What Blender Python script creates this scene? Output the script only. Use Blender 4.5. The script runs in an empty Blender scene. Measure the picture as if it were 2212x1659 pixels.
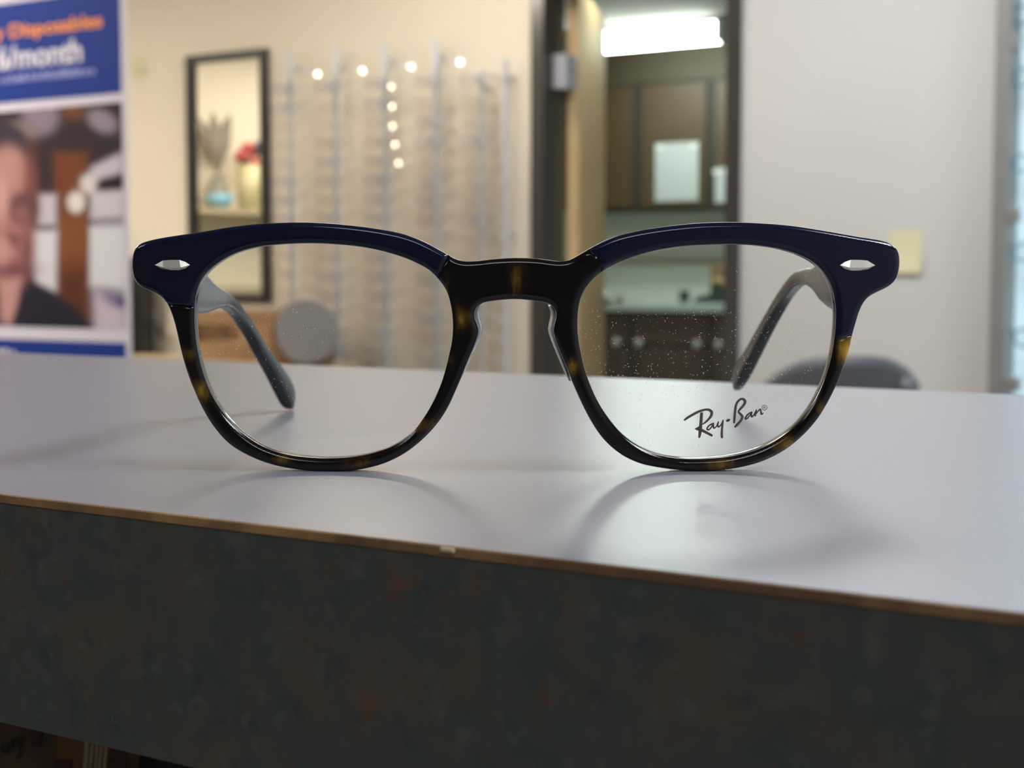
import bpy, bmesh, math, random
import numpy as np
from mathutils import Vector, Matrix
from mathutils.geometry import delaunay_2d_cdt

random.seed(7); rng = np.random.default_rng(7)
scene = bpy.context.scene
COL = scene.collection

# ------------------------------------------------------------------ camera, world, exposure
FPX, CX, CY = 3324.0, 1106.0, 829.5          # focal length and centre in a 2212 x 1659 frame
YAW = math.radians(32.6)                     # room axes against the view
PITCH = math.atan((CY - 590.0) / FPX)        # looking slightly down
D = 0.290                                    # distance of the spectacles
TOP = 1.070                                  # height of the counter top
R_ = np.array([math.cos(YAW), math.sin(YAW), 0.0])
F_ = np.array([-math.sin(YAW), math.cos(YAW), 0.0])
U_ = np.array([0.0, 0.0, 1.0])

def lray(px, py):                            # (right, forward, up) components of a sight line
    xr, yv = (px - CX) / FPX, (CY - py) / FPX
    c, s = math.cos(PITCH), math.sin(PITCH)
    return np.array([xr, c + yv * s, -s + yv * c])
_r = lray(707, 1020.5)
EYE = -_r[2] * D / _r[1]                     # eye height over the counter (about 37 mm)
CAMZ = TOP + EYE
CAM = np.array([0.0, 0.0, CAMZ])

def wray(px, py):
    a = lray(px, py)
    return R_ * a[0] + F_ * a[1] + U_ * a[2]
def onY(px, py, Y):                          # where a sight line meets the plane y = Y of the room
    d = wray(px, py); return CAM + d * (Y / d[1])
def onZ(px, py, Z):
    d = wray(px, py); return CAM + d * ((Z - CAMZ) / d[2])
def to_px(p):
    q = np.array(p) - CAM
    x, y, z = q @ R_, q @ F_, q[2]
    c, s = math.cos(PITCH), math.sin(PITCH)
    dep = y * c - z * s; up = y * s + z * c
    return CX + FPX * x / dep, CY - FPX * up / dep

cam_data = bpy.data.cameras.new('camera')
cam = bpy.data.objects.new('camera', cam_data); COL.objects.link(cam)
cam.location = CAM
cam.rotation_euler = (math.pi / 2 - PITCH, 0, YAW)
cam_data.sensor_width = 36.0
cam_data.lens = FPX / 2212.0 * 36.0
cam_data.clip_start = 0.01; cam_data.clip_end = 100
cam_data.dof.use_dof = True
cam_data.dof.focus_distance = D * 1.004
cam_data.dof.aperture_fstop = 27.0
scene.camera = cam

world = bpy.data.worlds.new('world'); scene.world = world
world.use_nodes = True
world.node_tree.nodes['Background'].inputs[0].default_value = (0.05, 0.05, 0.055, 1)
world.node_tree.nodes['Background'].inputs[1].default_value = 0.3

vs = scene.view_settings
vs.view_transform = 'Standard'; vs.look = 'None'; vs.gamma = 1.0; vs.use_curve_mapping = False
vs.exposure = 2.3
LAMP_WARM, LAMP_NEUTRAL, LAMP_COOL, LAMP_TUBE = 11.0, 3.8, 4.6, 7.2    # radiance of the ceiling fittings

# ------------------------------------------------------------------ materials
def lin(*c):
    def f(v):
        v /= 255.0
        return v / 12.92 if v <= 0.04045 else ((v + 0.055) / 1.055) ** 2.4
    return tuple(f(v) for v in c)

MATS = {}
def mat(name, col, rough=0.5, metal=0.0, spec=0.5, coat=0.0, noise=None, emit=None, bump=None, trans=0.0, ior=1.5):
    if name in MATS: return MATS[name]
    m = bpy.data.materials.new(name); m.use_nodes = True
    nt = m.node_tree; b = nt.nodes['Principled BSDF']
    b.inputs['Base Color'].default_value = (*col, 1)
    b.inputs['Roughness'].default_value = rough
    b.inputs['Metallic'].default_value = metal
    b.inputs['Specular IOR Level'].default_value = spec
    b.inputs['Coat Weight'].default_value = coat
    b.inputs['Coat Roughness'].default_value = 0.04
    b.inputs['IOR'].default_value = ior
    b.inputs['Transmission Weight'].default_value = trans
    if emit:
        b.inputs['Emission Color'].default_value = (*emit[0], 1)
        b.inputs['Emission Strength'].default_value = emit[1]
    tc = nt.nodes.new('ShaderNodeTexCoord')
    if noise:                                # (scale, second colour, contrast lo, hi)
        sc, c2, lo, hi = noise
        n = nt.nodes.new('ShaderNodeTexNoise'); n.inputs['Scale'].default_value = sc; n.inputs['Detail'].default_value = 4
        nt.links.new(tc.outputs['Object'], n.inputs['Vector'])
        r = nt.nodes.new('ShaderNodeValToRGB')
        r.color_ramp.elements[0].position = lo; r.color_ramp.elements[0].color = (*col, 1)
        r.color_ramp.elements[1].position = hi; r.color_ramp.elements[1].color = (*c2, 1)
        nt.links.new(n.outputs['Fac'], r.inputs['Fac'])
        nt.links.new(r.outputs['Color'], b.inputs['Base Color'])
    if bump:
        n2 = nt.nodes.new('ShaderNodeTexNoise'); n2.inputs['Scale'].default_value = bump[0]; n2.inputs['Detail'].default_value = 3
        nt.links.new(tc.outputs['Object'], n2.inputs['Vector'])
        bp = nt.nodes.new('ShaderNodeBump'); bp.inputs['Strength'].default_value = bump[1]; bp.inputs['Distance'].default_value = bump[2]
        nt.links.new(n2.outputs['Fac'], bp.inputs['Height'])
        nt.links.new(bp.outputs['Normal'], b.inputs['Normal'])
    MATS[name] = m
    return m

def glass_mat(name, tint=(1, 1, 1), rough=0.02, ior=1.5, gain=1.0):
    m = bpy.data.materials.new(name); m.use_nodes = True
    nt = m.node_tree; nt.nodes.clear()
    out = nt.nodes.new('ShaderNodeOutputMaterial'); mx = nt.nodes.new('ShaderNodeMixShader')
    t = nt.nodes.new('ShaderNodeBsdfTransparent'); t.inputs[0].default_value = (*tint, 1)
    g = nt.nodes.new('ShaderNodeBsdfGlossy'); g.inputs['Roughness'].default_value = rough
    fr = nt.nodes.new('ShaderNodeFresnel'); fr.inputs['IOR'].default_value = ior
    mu = nt.nodes.new('ShaderNodeMath'); mu.operation = 'MULTIPLY'; mu.inputs[1].default_value = gain
    nt.links.new(fr.outputs[0], mu.inputs[0]); nt.links.new(mu.outputs[0], mx.inputs[0])
    nt.links.new(t.outputs[0], mx.inputs[1]); nt.links.new(g.outputs[0], mx.inputs[2])
    nt.links.new(mx.outputs[0], out.inputs[0])
    MATS[name] = m
    return m

def emit_mat(name, col, strength):
    m = bpy.data.materials.new(name); m.use_nodes = True
    nt = m.node_tree; nt.nodes.clear()
    out = nt.nodes.new('ShaderNodeOutputMaterial'); e = nt.nodes.new('ShaderNodeEmission')
    e.inputs[0].default_value = (*col, 1); e.inputs[1].default_value = strength
    nt.links.new(e.outputs[0], out.inputs[0]); MATS[name] = m
    return m

def speckle_mat(name, base, spots, rough, spec, scale, bump=None, coat=0.0):
    """mottled laminate: several soft coloured speckles over a base"""
    m = bpy.data.materials.new(name); m.use_nodes = True
    nt = m.node_tree; b = nt.nodes['Principled BSDF']
    b.inputs['Roughness'].default_value = rough; b.inputs['Specular IOR Level'].default_value = spec
    b.inputs['Coat Weight'].default_value = coat; b.inputs['Coat Roughness'].default_value = 0.3
    tc = nt.nodes.new('ShaderNodeTexCoord'); cur = None
    for i, (c, lo, hi, s, off) in enumerate(spots):
        mp = nt.nodes.new('ShaderNodeMapping'); mp.inputs['Location'].default_value = (off, off * 1.7, off * 0.6)
        nt.links.new(tc.outputs['Object'], mp.inputs['Vector'])
        n = nt.nodes.new('ShaderNodeTexNoise'); n.inputs['Scale'].default_value = scale * s; n.inputs['Detail'].default_value = 3.0
        nt.links.new(mp.outputs[0], n.inputs['Vector'])
        mr = nt.nodes.new('ShaderNodeMapRange'); mr.inputs['From Min'].default_value = lo; mr.inputs['From Max'].default_value = hi
        nt.links.new(n.outputs['Fac'], mr.inputs['Value'])
        mx = nt.nodes.new('ShaderNodeMix'); mx.data_type = 'RGBA'
        nt.links.new(mr.outputs[0], mx.inputs[0])
        if cur is None: mx.inputs[6].default_value = (*base, 1)
        else: nt.links.new(cur, mx.inputs[6])
        mx.inputs[7].default_value = (*c, 1); cur = mx.outputs[2]
    nt.links.new(cur, b.inputs['Base Color'])
    if bump:
        n2 = nt.nodes.new('ShaderNodeTexNoise'); n2.inputs['Scale'].default_value = bump[0]; n2.inputs['Detail'].default_value = 2
        nt.links.new(tc.outputs['Object'], n2.inputs['Vector'])
        bp = nt.nodes.new('ShaderNodeBump'); bp.inputs['Strength'].default_value = bump[1]; bp.inputs['Distance'].default_value = bump[2]
        nt.links.new(n2.outputs['Fac'], bp.inputs['Height']); nt.links.new(bp.outputs['Normal'], b.inputs['Normal'])
    MATS[name] = m
    return m

# ------------------------------------------------------------------ mesh helpers
def link(o, parent=None):
    COL.objects.link(o)
    if parent is not None: o.parent = parent
    return o
def tag(o, label=None, cat=None, group=None, kind=None):
    if label: o['label'] = label
    if cat: o['category'] = cat
    if group: o['group'] = group
    if kind: o['kind'] = kind
    return o
def empty(name, loc=(0, 0, 0), rz=0.0):
    o = bpy.data.objects.new(name, None); o.empty_display_size = 0.05
    COL.objects.link(o); o.location = loc; o.rotation_euler = (0, 0, rz)
    return o
def mesh_obj(name, verts, faces, m, parent=None, smooth=False):
    me = bpy.data.meshes.new(name)
    me.from_pydata([tuple(map(float, v)) for v in verts], [], [tuple(int(i) for i in f) for f in faces])
    me.validate(); me.update()
    if smooth:
        for p in me.polygons: p.use_smooth = True
    for mm in (m if isinstance(m, (list, tuple)) else [m]):
        if mm: me.materials.append(mm)
    return link(bpy.data.objects.new(name, me), parent)
def bm_obj(name, bm, m, parent=None, smooth=False, bevel=0.0, seg=2):
    if bevel > 0:
        bmesh.ops.bevel(bm, geom=[e for e in bm.edges], offset=bevel, segments=seg, affect='EDGES', profile=0.5)
    bmesh.ops.recalc_face_normals(bm, faces=bm.faces[:])
    me = bpy.data.meshes.new(name); bm.to_mesh(me); bm.free()
    if smooth:
        for p in me.polygons: p.use_smooth = True
    for mm in (m if isinstance(m, (list, tuple)) else [m]): me.materials.append(mm)
    return link(bpy.data.objects.new(name, me), parent)
def add_box(bm, x0, x1, y0, y1, z0, z1):
    vs_ = [bm.verts.new(p) for p in ((x0,y0,z0),(x1,y0,z0),(x1,y1,z0),(x0,y1,z0),(x0,y0,z1),(x1,y0,z1),(x1,y1,z1),(x0,y1,z1))]
    for f in ((0,3,2,1),(4,5,6,7),(0,1,5,4),(1,2,6,5),(2,3,7,6),(3,0,4,7)): bm.faces.new([vs_[i] for i in f])
def box(name, x0, x1, y0, y1, z0, z1, m, parent=None, bevel=0.0, seg=2):
    bm = bmesh.new(); add_box(bm, min(x0,x1), max(x0,x1), min(y0,y1), max(y0,y1), min(z0,z1), max(z0,z1))
    return bm_obj(name, bm, m, parent, bevel=bevel, seg=seg)
def add_tube(bm, pts, rad, n=10, cap=True):
    pts = [Vector(p) for p in pts]; rads = rad if isinstance(rad, (list, tuple)) else [rad] * len(pts)
    rings = []; ref = None
    for i, p in enumerate(pts):
        t = (pts[min(i+1, len(pts)-1)] - pts[max(i-1, 0)]).normalized()
        if ref is None: ref = Vector((0,0,1)) if abs(t.z) < 0.9 else Vector((1,0,0))
        a = t.cross(ref).normalized(); b = a.cross(t).normalized(); ref = b
        rings.append([bm.verts.new(p + (a*math.cos(2*math.pi*k/n) + b*math.sin(2*math.pi*k/n))*rads[i]) for k in range(n)])
    for r0, r1 in zip(rings, rings[1:]):
        for k in range(n): bm.faces.new((r0[k], r0[(k+1)%n], r1[(k+1)%n], r1[k]))
    if cap:
        bm.faces.new(rings[0][::-1]); bm.faces.new(rings[-1])
def tube(name, pts, rad, m, parent=None, n=10):
    bm = bmesh.new(); add_tube(bm, pts, rad, n)
    return bm_obj(name, bm, m, parent, smooth=True)
def add_lathe(bm, prof, c=(0,0,0), axis='z', n=24):
    """prof: (radius, height) pairs, closed where the radius is 0"""
    c = Vector(c); rings = []
    def P(r, h, a):
        u, v = r*math.cos(a), r*math.sin(a)
        return c + (Vector((u,v,h)) if axis == 'z' else Vector((u,h,v)) if axis == 'y' else Vector((h,u,v)))
    for r, h in prof:
        rings.append([bm.verts.new(P(r,h,0))] if r < 1e-7 else [bm.verts.new(P(r,h,2*math.pi*k/n)) for k in range(n)])
    for a, b in zip(rings, rings[1:]):
        for k in range(n):
            if len(a) == 1 and len(b) == 1: break
            if len(a) == 1: bm.faces.new((a[0], b[k], b[(k+1)%n]))
            elif len(b) == 1: bm.faces.new((a[k], a[(k+1)%n], b[0]))
            else: bm.faces.new((a[k], a[(k+1)%n], b[(k+1)%n], b[k]))
def lathe(name, prof, c, m, parent=None, axis='z', n=24, smooth=True):
    bm = bmesh.new(); add_lathe(bm, prof, c, axis, n)
    return bm_obj(name, bm, m, parent, smooth=smooth)
def copy_tree(o, parent=None):
    c = o.copy(); COL.objects.link(c); c.parent = parent
    for ch in list(o.children): copy_tree(ch, c)
    return c

# ------------------------------------------------------------------ the room
D0 = 5.5 * math.cos(YAW)                     # back wall plane
YB = D0 + 0.14                               # rear face of that wall
YC = 7.45                                    # cabinet fronts in the room behind
YF = 7.80                                    # far wall of that room
XL, XR, YN, ZC, ZC2 = -7.2, 2.6, -3.2, 2.75, 2.32
paint = mat('cream_paint', (0.73, 0.66, 0.54), 0.85, noise=(1.6, (0.70, 0.635, 0.52), 0.35, 0.65), bump=(140, 0.12, 0.002))
paint_cool = mat('cool_lit_paint', (0.56, 0.55, 0.525), 0.85, noise=(1.3, (0.54, 0.532, 0.51), 0.35, 0.65), bump=(140, 0.1, 0.002))  # cooler light on the right side is put into this wall colour
paint_dim = mat('grey_paint', (0.20, 0.20, 0.21), 0.9)
carpet = mat('carpet', (0.10, 0.095, 0.09), 0.95, noise=(60, (0.15, 0.14, 0.13), 0.3, 0.7), bump=(400, 0.4, 0.004))
ceilm = mat('ceiling_tile', (0.55, 0.53, 0.49), 0.9, bump=(90, 0.2, 0.003))
sage = mat('sage_paint', (0.78, 0.84, 0.76), 0.55)
dark_frame = mat('dark_bronze_paint', (0.050, 0.046, 0.040), 0.16, spec=0.6)

def struct(name, o):
    o.name = name; return tag(o, kind='structure')
struct('floor', box('floor', XL-0.1, XR+0.1, YN-0.1, YF+0.1, -0.1, 0.0, carpet))
struct('ceiling', box('ceiling', XL-0.1, XR+0.1, YN-0.1, YB, ZC, ZC+0.1, ceilm))
struct('ceiling_rear', box('ceiling_rear', XL-0.1, XR+0.1, YB, YF+0.1, ZC2, ZC2+0.1, ceilm))
# doorway in the back wall
CASE = 0.052
xdl = onY(1150, 400, D0)[0]; xdr = onY(1600, 400, D0)[0]     # outer edges of the dark casing
xol, xor_ = xdl + 0.05, xdr - 0.05                            # clear opening
ZD = 2.14
bm = bmesh.new()
xm = xdr + 0.02
add_box(bm, XL-0.1, xol-0.02, D0, YB, 0, ZC)
add_box(bm, xol-0.02, xor_+0.02, D0, YB, ZD+0.02, ZC)
struct('wall_back', bm_obj('wall_back', bm, paint))
bm = bmesh.new(); add_box(bm, xor_+0.02, XR+0.1, D0, YB, 0, ZC)
struct('wall_back_right', bm_obj('wall_back_right', bm, paint_cool))
struct('wall_left', box('wall_left', XL-0.1, XL, YN-0.1, D0, 0, ZC, paint))
struct('wall_right', box('wall_right', XR, XR+0.1, YN-0.1, D0, 0, ZC, paint_cool))
struct('wall_front', box('wall_front', XL, XR, YN-0.1, YN, 0, ZC, paint_dim))
struct('wall_far', box('wall_far', XL, XR, YF, YF+0.1, 0, ZC2, sage))
struct('wall_side', box('wall_side', -0.9, -0.8, YB, YF, 0, ZC2, sage))
struct('wall_side_far', box('wall_side_far', -6.2, -6.1, YB, YF, 0, ZC2, sage))
# door casing and lining (one dark painted steel frame)
bm = bmesh.new()
for x0, x1 in ((xdl, xol), (xor_, xdr)): add_box(bm, x0, x1, D0-0.012, D0, 0, ZD+0.05)
add_box(bm, xol, xor_, D0-0.012, D0, ZD, ZD+0.05)
add_box(bm, xol-0.02, xol, D0, YB, 0, ZD); add_box(bm, xor_, xor_+0.02, D0, YB, 0, ZD); add_box(bm, xol, xor_, D0, YB, ZD, ZD+0.02)
struct('trim_1', bm_obj('trim_1', bm, dark_frame))
# the open door leaf, swung into the rear room
oak = mat('oak_veneer', (0.66, 0.45, 0.22), 0.6, spec=0.25, noise=(5, (0.74, 0.53, 0.28), 0.3, 0.7))
leaf = empty('door_1', (xol+0.004, YB+0.01, 0), 0); tag(leaf, kind='structure')
ang = math.radians(90 + 22.0); leaf.rotation_euler = (0, 0, ang)
box('leaf', 0.0, 0.76, -0.040, 0.0, 0.01, ZD-0.01, oak, leaf, bevel=0.002)
steel = mat('brushed_steel', (0.55, 0.55, 0.54), 0.3, metal=1.0)
lathe('door_handle', [(0,0),(0.026,0),(0.026,0.008),(0.010,0.012),(0.010,0.05),(0.024,0.055),(0.024,0.075),(0,0.08)], (0.70, -0.12, 1.0), steel, leaf, axis='y')
# baseboards
base_m = mat('vinyl_base', (0.03, 0.03, 0.032), 0.5)
struct('baseboard_back', box('baseboard_back', XL, xdl, D0-0.01, D0, 0, 0.10, base_m))
struct('baseboard_right', box('baseboard_right', xdr, XR, D0-0.01, D0, 0, 0.10, base_m))

# ------------------------------------------------------------------ ceiling lights and added fill panels
white_metal = mat('white_metal', (0.75, 0.75, 0.74), 0.4)
def ceiling_panel(x, y, w, l, m, label, z=ZC):
    t = empty('ceiling_light', (x, y, z)); tag(t, label, 'ceiling light', 'ceiling lights')
    bm = bmesh.new()
    for a in ((-w/2, w/2, -l/2, -l/2+0.03), (-w/2, w/2, l/2-0.03, l/2), (-w/2, -w/2+0.03, -l/2+0.03, l/2-0.03), (w/2-0.03, w/2, -l/2+0.03, l/2-0.03)):
        add_box(bm, *a, -0.03, 0)
    bm_obj('frame', bm, white_metal, t)
    box('diffuser', -w/2+0.03, w/2-0.03, -l/2+0.03, l/2-0.03, -0.02, -0.004, m, t)
    return t
warm = emit_mat('lamp_warm', (1.0, 0.89, 0.76), LAMP_WARM)
neutral = emit_mat('lamp_neutral', (0.98, 0.98, 0.98), LAMP_NEUTRAL)
cool = emit_mat('lamp_cool', (0.86, 0.93, 1.0), LAMP_COOL)
ceiling_panel(-6.1, 2.9, 1.2, 0.6, emit_mat('lamp_corner', (1.0, 0.89, 0.76), 5.0), 'recessed ceiling light panel over the tall mirror')
ceiling_panel(-6.3, 1.0, 0.6, 1.2, emit_mat('fill_side', (1.0, 0.89, 0.72), 3.5), 'fill light panel added over the pale display cabinet')  # unseen panel added to brighten the wall reflected in the mirror
ceiling_panel(-4.6, 1.9, 1.2, 0.6, warm, 'recessed ceiling light panel over the display rods')
ceiling_panel(-2.95, 3.75, 0.6, 0.6, emit_mat('fill_back_wall', (1.0, 0.90, 0.78), 4.2), 'small square fill light panel added close to the back wall')  # unseen panel added to lift the middle of the back wall
ceiling_panel(-1.36, 3.5, 1.2, 0.6, neutral, 'recessed ceiling light panel over the grey chair')
ceiling_panel(0.6, 3.0, 1.2, 0.6, cool, 'recessed ceiling light panel beyond the lit display')

fill_dim = emit_mat('fill_behind_camera', (0.92, 0.96, 1.0), 1.25)  # glow for two unseen fill panels added behind the camera
ceiling_panel(-1.5, -1.4, 1.2, 0.6, fill_dim, 'fill light panel added behind the camera to the left')
ceiling_panel(1.15, 0.75, 0.6, 1.2, emit_mat('fill_counter', (0.94, 0.97, 1.05), 4.4), 'fill light panel added over the right end of the counter')  # unseen panel added to brighten the right side of the worktop
ceiling_panel(0.9, -1.2, 1.2, 0.6, fill_dim, 'fill light panel added straight behind the camera')

# ------------------------------------------------------------------ service counter
Y1 = 0.0; Y2 = 0.0
ya = []; yb = []
for px in (0, 700, 1400, 2212):
    ya.append(onZ(px, 1070 + 0.1155*px, TOP)[1]); yb.append(onZ(px, 757 + 0.0457*px, TOP)[1])
Y1, Y2 = float(np.mean(ya)), float(np.mean(yb))
zb = onY(0, 1559, Y1)[2]; zb2 = onY(280, 1626, Y1)[2]
ZB = 0.5 * (zb + zb2)
print('eye', EYE, 'front edges', ya, 'back', yb, 'bottom', zb - TOP, zb2 - TOP)
counter = empty('service_counter', (-0.35, (Y1+Y2)/2, 0))
tag(counter, 'narrow speckled grey laminate service counter in the foreground', 'counter')
top_m = speckle_mat('laminate_top', lin(136, 138, 148), [
    (lin(134, 137, 147), 0.45, 0.65, 3.0, 0.0), (lin(138, 137, 146), 0.45, 0.68, 4.3, 3.1), (lin(132, 135, 145), 0.5, 0.7, 5.6, 7.7)],
    0.30, 0.75, 90, bump=(2600, 0.30, 0.00010))
edge_m = speckle_mat('laminate_edge', lin(84, 87, 82), [
    (lin(70, 82, 82), 0.46, 0.66, 1.0, 0.0), (lin(94, 86, 74), 0.46, 0.66, 0.5, 3.1), (lin(66, 72, 80), 0.58, 0.74, 1.1, 7.7),
    (lin(108, 80, 62), 0.60, 0.74, 1.0, 12.3), (lin(98, 100, 92), 0.58, 0.74, 1.6, 21.3)], 0.55, 0.35, 170)
core_m = mat('laminate_core_line', lin(150, 114, 66), 0.6, noise=(60, lin(96, 64, 34), 0.4, 0.62))
base_panel_m = mat('counter_base_shade', (0.012, 0.012, 0.013), 0.6)  # near-black puts the shade of the recess into the colour
CX0, CX1 = -1.8, 1.1
lx = -counter.location.x; ly = -counter.location.y
seam = 0.0013
box('worktop', CX0+lx, CX1+lx, Y1+0.0008+ly, Y2+ly, ZB+0.001, TOP, top_m, counter)
box('edge_band', CX0+lx, CX1+lx, Y1+ly, Y1+0.0008+ly, ZB, TOP-seam, edge_m, counter)
# the thin brown line of the laminate, with a small chip in it
bm = bmesh.new()
xc = onZ(970, 1181, TOP)[0]
xs = np.concatenate([np.linspace(CX0, xc-0.0032, 60), np.linspace(xc-0.0028, xc+0.0028, 12), np.linspace(xc+0.0032, CX1, 40)])
prev = None
for x in xs:
    k = 0.0
    ring = [bm.verts.new((x+lx, Y1-0.0002+ly, TOP-seam)), bm.verts.new((x+lx, Y1+0.0002+ly+k, TOP-0.0001-k*0.6)),
            bm.verts.new((x+lx, Y1+0.0008+ly+k*0.2, TOP+0.00002)), bm.verts.new((x+lx, Y1+0.0008+ly, TOP-seam))]
    if prev:
        for i in range(4): bm.faces.new((prev[i], ring[i], ring[(i+1)%4], prev[(i+1)%4]))
    prev = ring
bm_obj('seam_strip', bm, core_m, counter)
box('chip', xc-0.0011+lx, xc+0.0011+lx, Y1-0.00035+ly, Y1+0.0002+ly, TOP-0.0007, TOP-0.0001, mat('bare_chip', lin(214, 196, 164), 0.7), counter, 0.0001)
SETB = 0.115
box('base_panel', CX0+0.05+lx, CX1-0.05+lx, Y1+SETB+ly, Y2-0.03+ly, 0, ZB+0.001, base_panel_m, counter)

# printed poster on the counter base, only its upper corner in the picture
YP = Y1 + SETB - 0.004
xr_ = onY(277, 1640, YP)[0]
pos = empty('counter_poster', (xr_-0.2, YP, 0.55)); tag(pos, 'brown and cream vintage-look poster fixed under the counter edge', 'poster')
pw, ph0, ph1 = 0.40, 0.0, ZB-0.55-0.002
box('sheet', -0.2, 0.2, 0.0, 0.004, ph0, ph1, mat('poster_tan', lin(120, 92, 58), 0.6, noise=(40, lin(86, 62, 40), 0.4, 0.6)), pos)
dk = mat('poster_dark', lin(26, 24, 24), 0.6); mar = mat('poster_maroon', lin(74, 38, 36), 0.6); crm = mat('poster_cream', lin(196, 170, 130), 0.6); och = mat('poster_ochre', lin(126, 84, 34), 0.6)
def pl(px, py): 
    p = onY(px, py, YP); return p[0]-pos.location.x, p[2]-0.55
def patch(name, quad, m, lift=0.0004):
    v = [(*pl(*q)[:1], -lift, pl(*q)[1]) for q in quad]
    v2 = [(a, 0.0, c) for a, b, c in v]; n = len(v)
    f = [tuple(range(n))[::-1]] + [(i, (i+1)%n, n+(i+1)%n, n+i) for i in range(n)]
    return mesh_obj(name, v+v2, f, m, pos)
patch('print_block', [(128,1590),(190,1600),(175,1700),(122,1700)], och)
patch('print_block', [(122,1640),(160,1640),(158,1720),(120,1720)], mar, 0.0006)
patch('print_block', [(240,1610),(276,1618),(270,1720),(230,1720)], mar)
patch('print_block', [(66,1570),(92,1576),(88,1612),(70,1612)], mar)
for i, (a, b, w) in enumerate(((189,182,8),(203,194,4),(213,205,4),(222,214,4),(232,224,4))):
    patch('print_stripe', [(a,1595+i*2),(a+w,1596+i*2),(b+w-3,1720),(b-3,1720)], crm, 0.0008)
# the letter S
bm = bmesh.new()
sp = [(50,1612),(46,1598),(38,1597),(30,1608),(20,1622),(12,1622),(9,1610),(12,1604)]
sp = [(52,1630)] + sp if False else sp
def ribbon(bm, pts, width, conv):
    P = [np.array(p, float) for p in pts]; L, Rr = [], []
    for i, p in enumerate(P):
        t = P[min(i+1, len(P)-1)] - P[max(i-1, 0)]; t /= np.linalg.norm(t); nrm = np.array([-t[1], t[0]])
        w = width[i] if isinstance(width, (list, tuple)) else width
        L.append(bm.verts.new(conv(p + nrm*w/2))); Rr.append(bm.verts.new(conv(p - nrm*w/2)))
    for i in range(len(P)-1): bm.faces.new((L[i], L[i+1], Rr[i+1], Rr[i]))
ribbon(bm, sp, [8,9,10,11,11,9,7,4], lambda p: (pl(*p)[0], -0.0009, pl(*p)[1]))
ribbon(bm, [(50,1612),(49,1630),(40,1636)], [6,6,8], lambda p: (pl(*p)[0], -0.0009, pl(*p)[1]))
bm_obj('letter', bm, dk, pos)

# ------------------------------------------------------------------ the eyeglasses
G = empty('eyeglasses', (F_[0]*D, F_[1]*D, TOP), YAW)
tag(G, 'navy and dark tortoiseshell eyeglasses standing open on the counter', 'eyeglasses')
KS = 0.77
def sag(x): return KS * x * x
def gp(px, py, dy=0.0):                      # pixel -> point of the curved front, in the spectacles' own frame
    a = lray(px, py); y = D
    for _ in range(6):
        lam = (y) / a[1]; y = D + sag(lam*a[0]) + dy
    lam = y / a[1]
    return np.array([lam*a[0], y-D, EYE + lam*a[2]])
def gd(px, py, dep):                         # pixel at horizontal depth dep
    a = lray(px, py); lam = dep / a[1]
    return np.array([lam*a[0], dep-D, EYE + lam*a[2]])
OUT = [(300.7,526),(322,519),(360,511.5),(424,502),(496,490),(550,483.8),(604,480.8),(668,480),(744,485),(817,494.4),(871,505.5),(907,518),(943,536),(970,551.5),(988,561),
 (1003,564.5),(1025,564),(1067,559.5),(1119,557),(1171,559.5),(1202,563.8),(1226,563),(1246,553.5),(1272,538),(1297,524.5),(1327,512),(1363,502),(1417,492),(1471,485),(1525,480.6),(1598,479.6),(1632,480.8),
 (1705,486.2),(1777,497),(1849,509.7),(1914,521.5),(1932,529.6),(1943,543),(1945.8,561),(1944.3,583),(1938,603),(1925,617),(1904,628),(1882,639),(1869,651.7),(1858.4,673),(1849.5,702),(1842.5,727.6),(1835.5,759),
 (1823,797),(1811,828),(1792,866.6),(1768.7,905),(1738,940),(1701,970.8),(1653,996),(1595,1012),(1537,1018.8),(1500,1019),(1460,1016),(1411,1009),(1379,1001),(1341,982),(1303.5,949),(1275,907),(1247,850.5),(1223.5,794),
 (1212,766),(1200,735),(1194.5,714),(1198,698),(1202,681),(1199,668),(1187,657),(1161,651),(1115,646.5),(1067,650),(1040,655.5),(1029,665),(1023.5,680),(1029,697),(1034.5,712),(1032.5,724),(1025.6,745),(1009,784),
 (992.5,825),(960,893.7),(924,939),(879,977),(834,1000.5),(788,1013.5),(734,1020.3),(707,1020.6),(657,1017.4),(596,1007.4),(545,990),(493.4,960),(458.6,921.3),(436,884.4),(413.5,835),(397.5,790),(387,751),(376,702),
 (367.5,675),(356.8,653.5),(342.3,638),(324,629),(302.5,620),(290,607),(283.6,586.6),(283,561),(286,543),(291.7,533)]
LENS_L = [(668,525),(613,527),(559,532.5),(514,544),(478,562),(450.8,583),(432.7,604.7),(423.7,627),(419.3,650),(418.3,677),(419.2,706),(422.5,741),(430.5,782),(442.5,823),(461,864),(489.3,905),(524,937.7),(565,964.3),(616,981.8),
 (678,990),(725,990.6),(770,987),(815.6,977),(852,962.5),(888,937),(915,902.8),(937,864.8),(955,821.4),(969.4,767),(975.5,738),(977.8,708),(976.5,682),(971.5,651),(963,626),(946.5,603),(925.5,582.4),(896,566.5),(871,556),(826,542.5),(781,533.4),(726.6,527.6)]
LENS_R = [(1598,527.8),(1534,528.5),(1471,532.5),(1417,541.2),(1372,554),(1326.6,572),(1294,592),(1272,613.7),(1258,636),(1250.8,663),(1248.3,695),(1249.2,722),(1254,753),(1263.2,796),(1273,825),(1289,862),(1310.5,897.5),(1341,935),(1376,962.5),(1420,982.5),
 (1460,990.5),(1498,992.3),(1535,991),(1576,987),(1633.6,972.7),(1682,949.6),(1724,916.8),(1753,880),(1776.4,836),(1792,793),(1801.5,749),(1806,713),(1807.5,677),(1804,641),(1795,612),(1780,586.6),(1759,566.7),(1732,552.2),(1686,537.8),(1640,530.5)]
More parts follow.
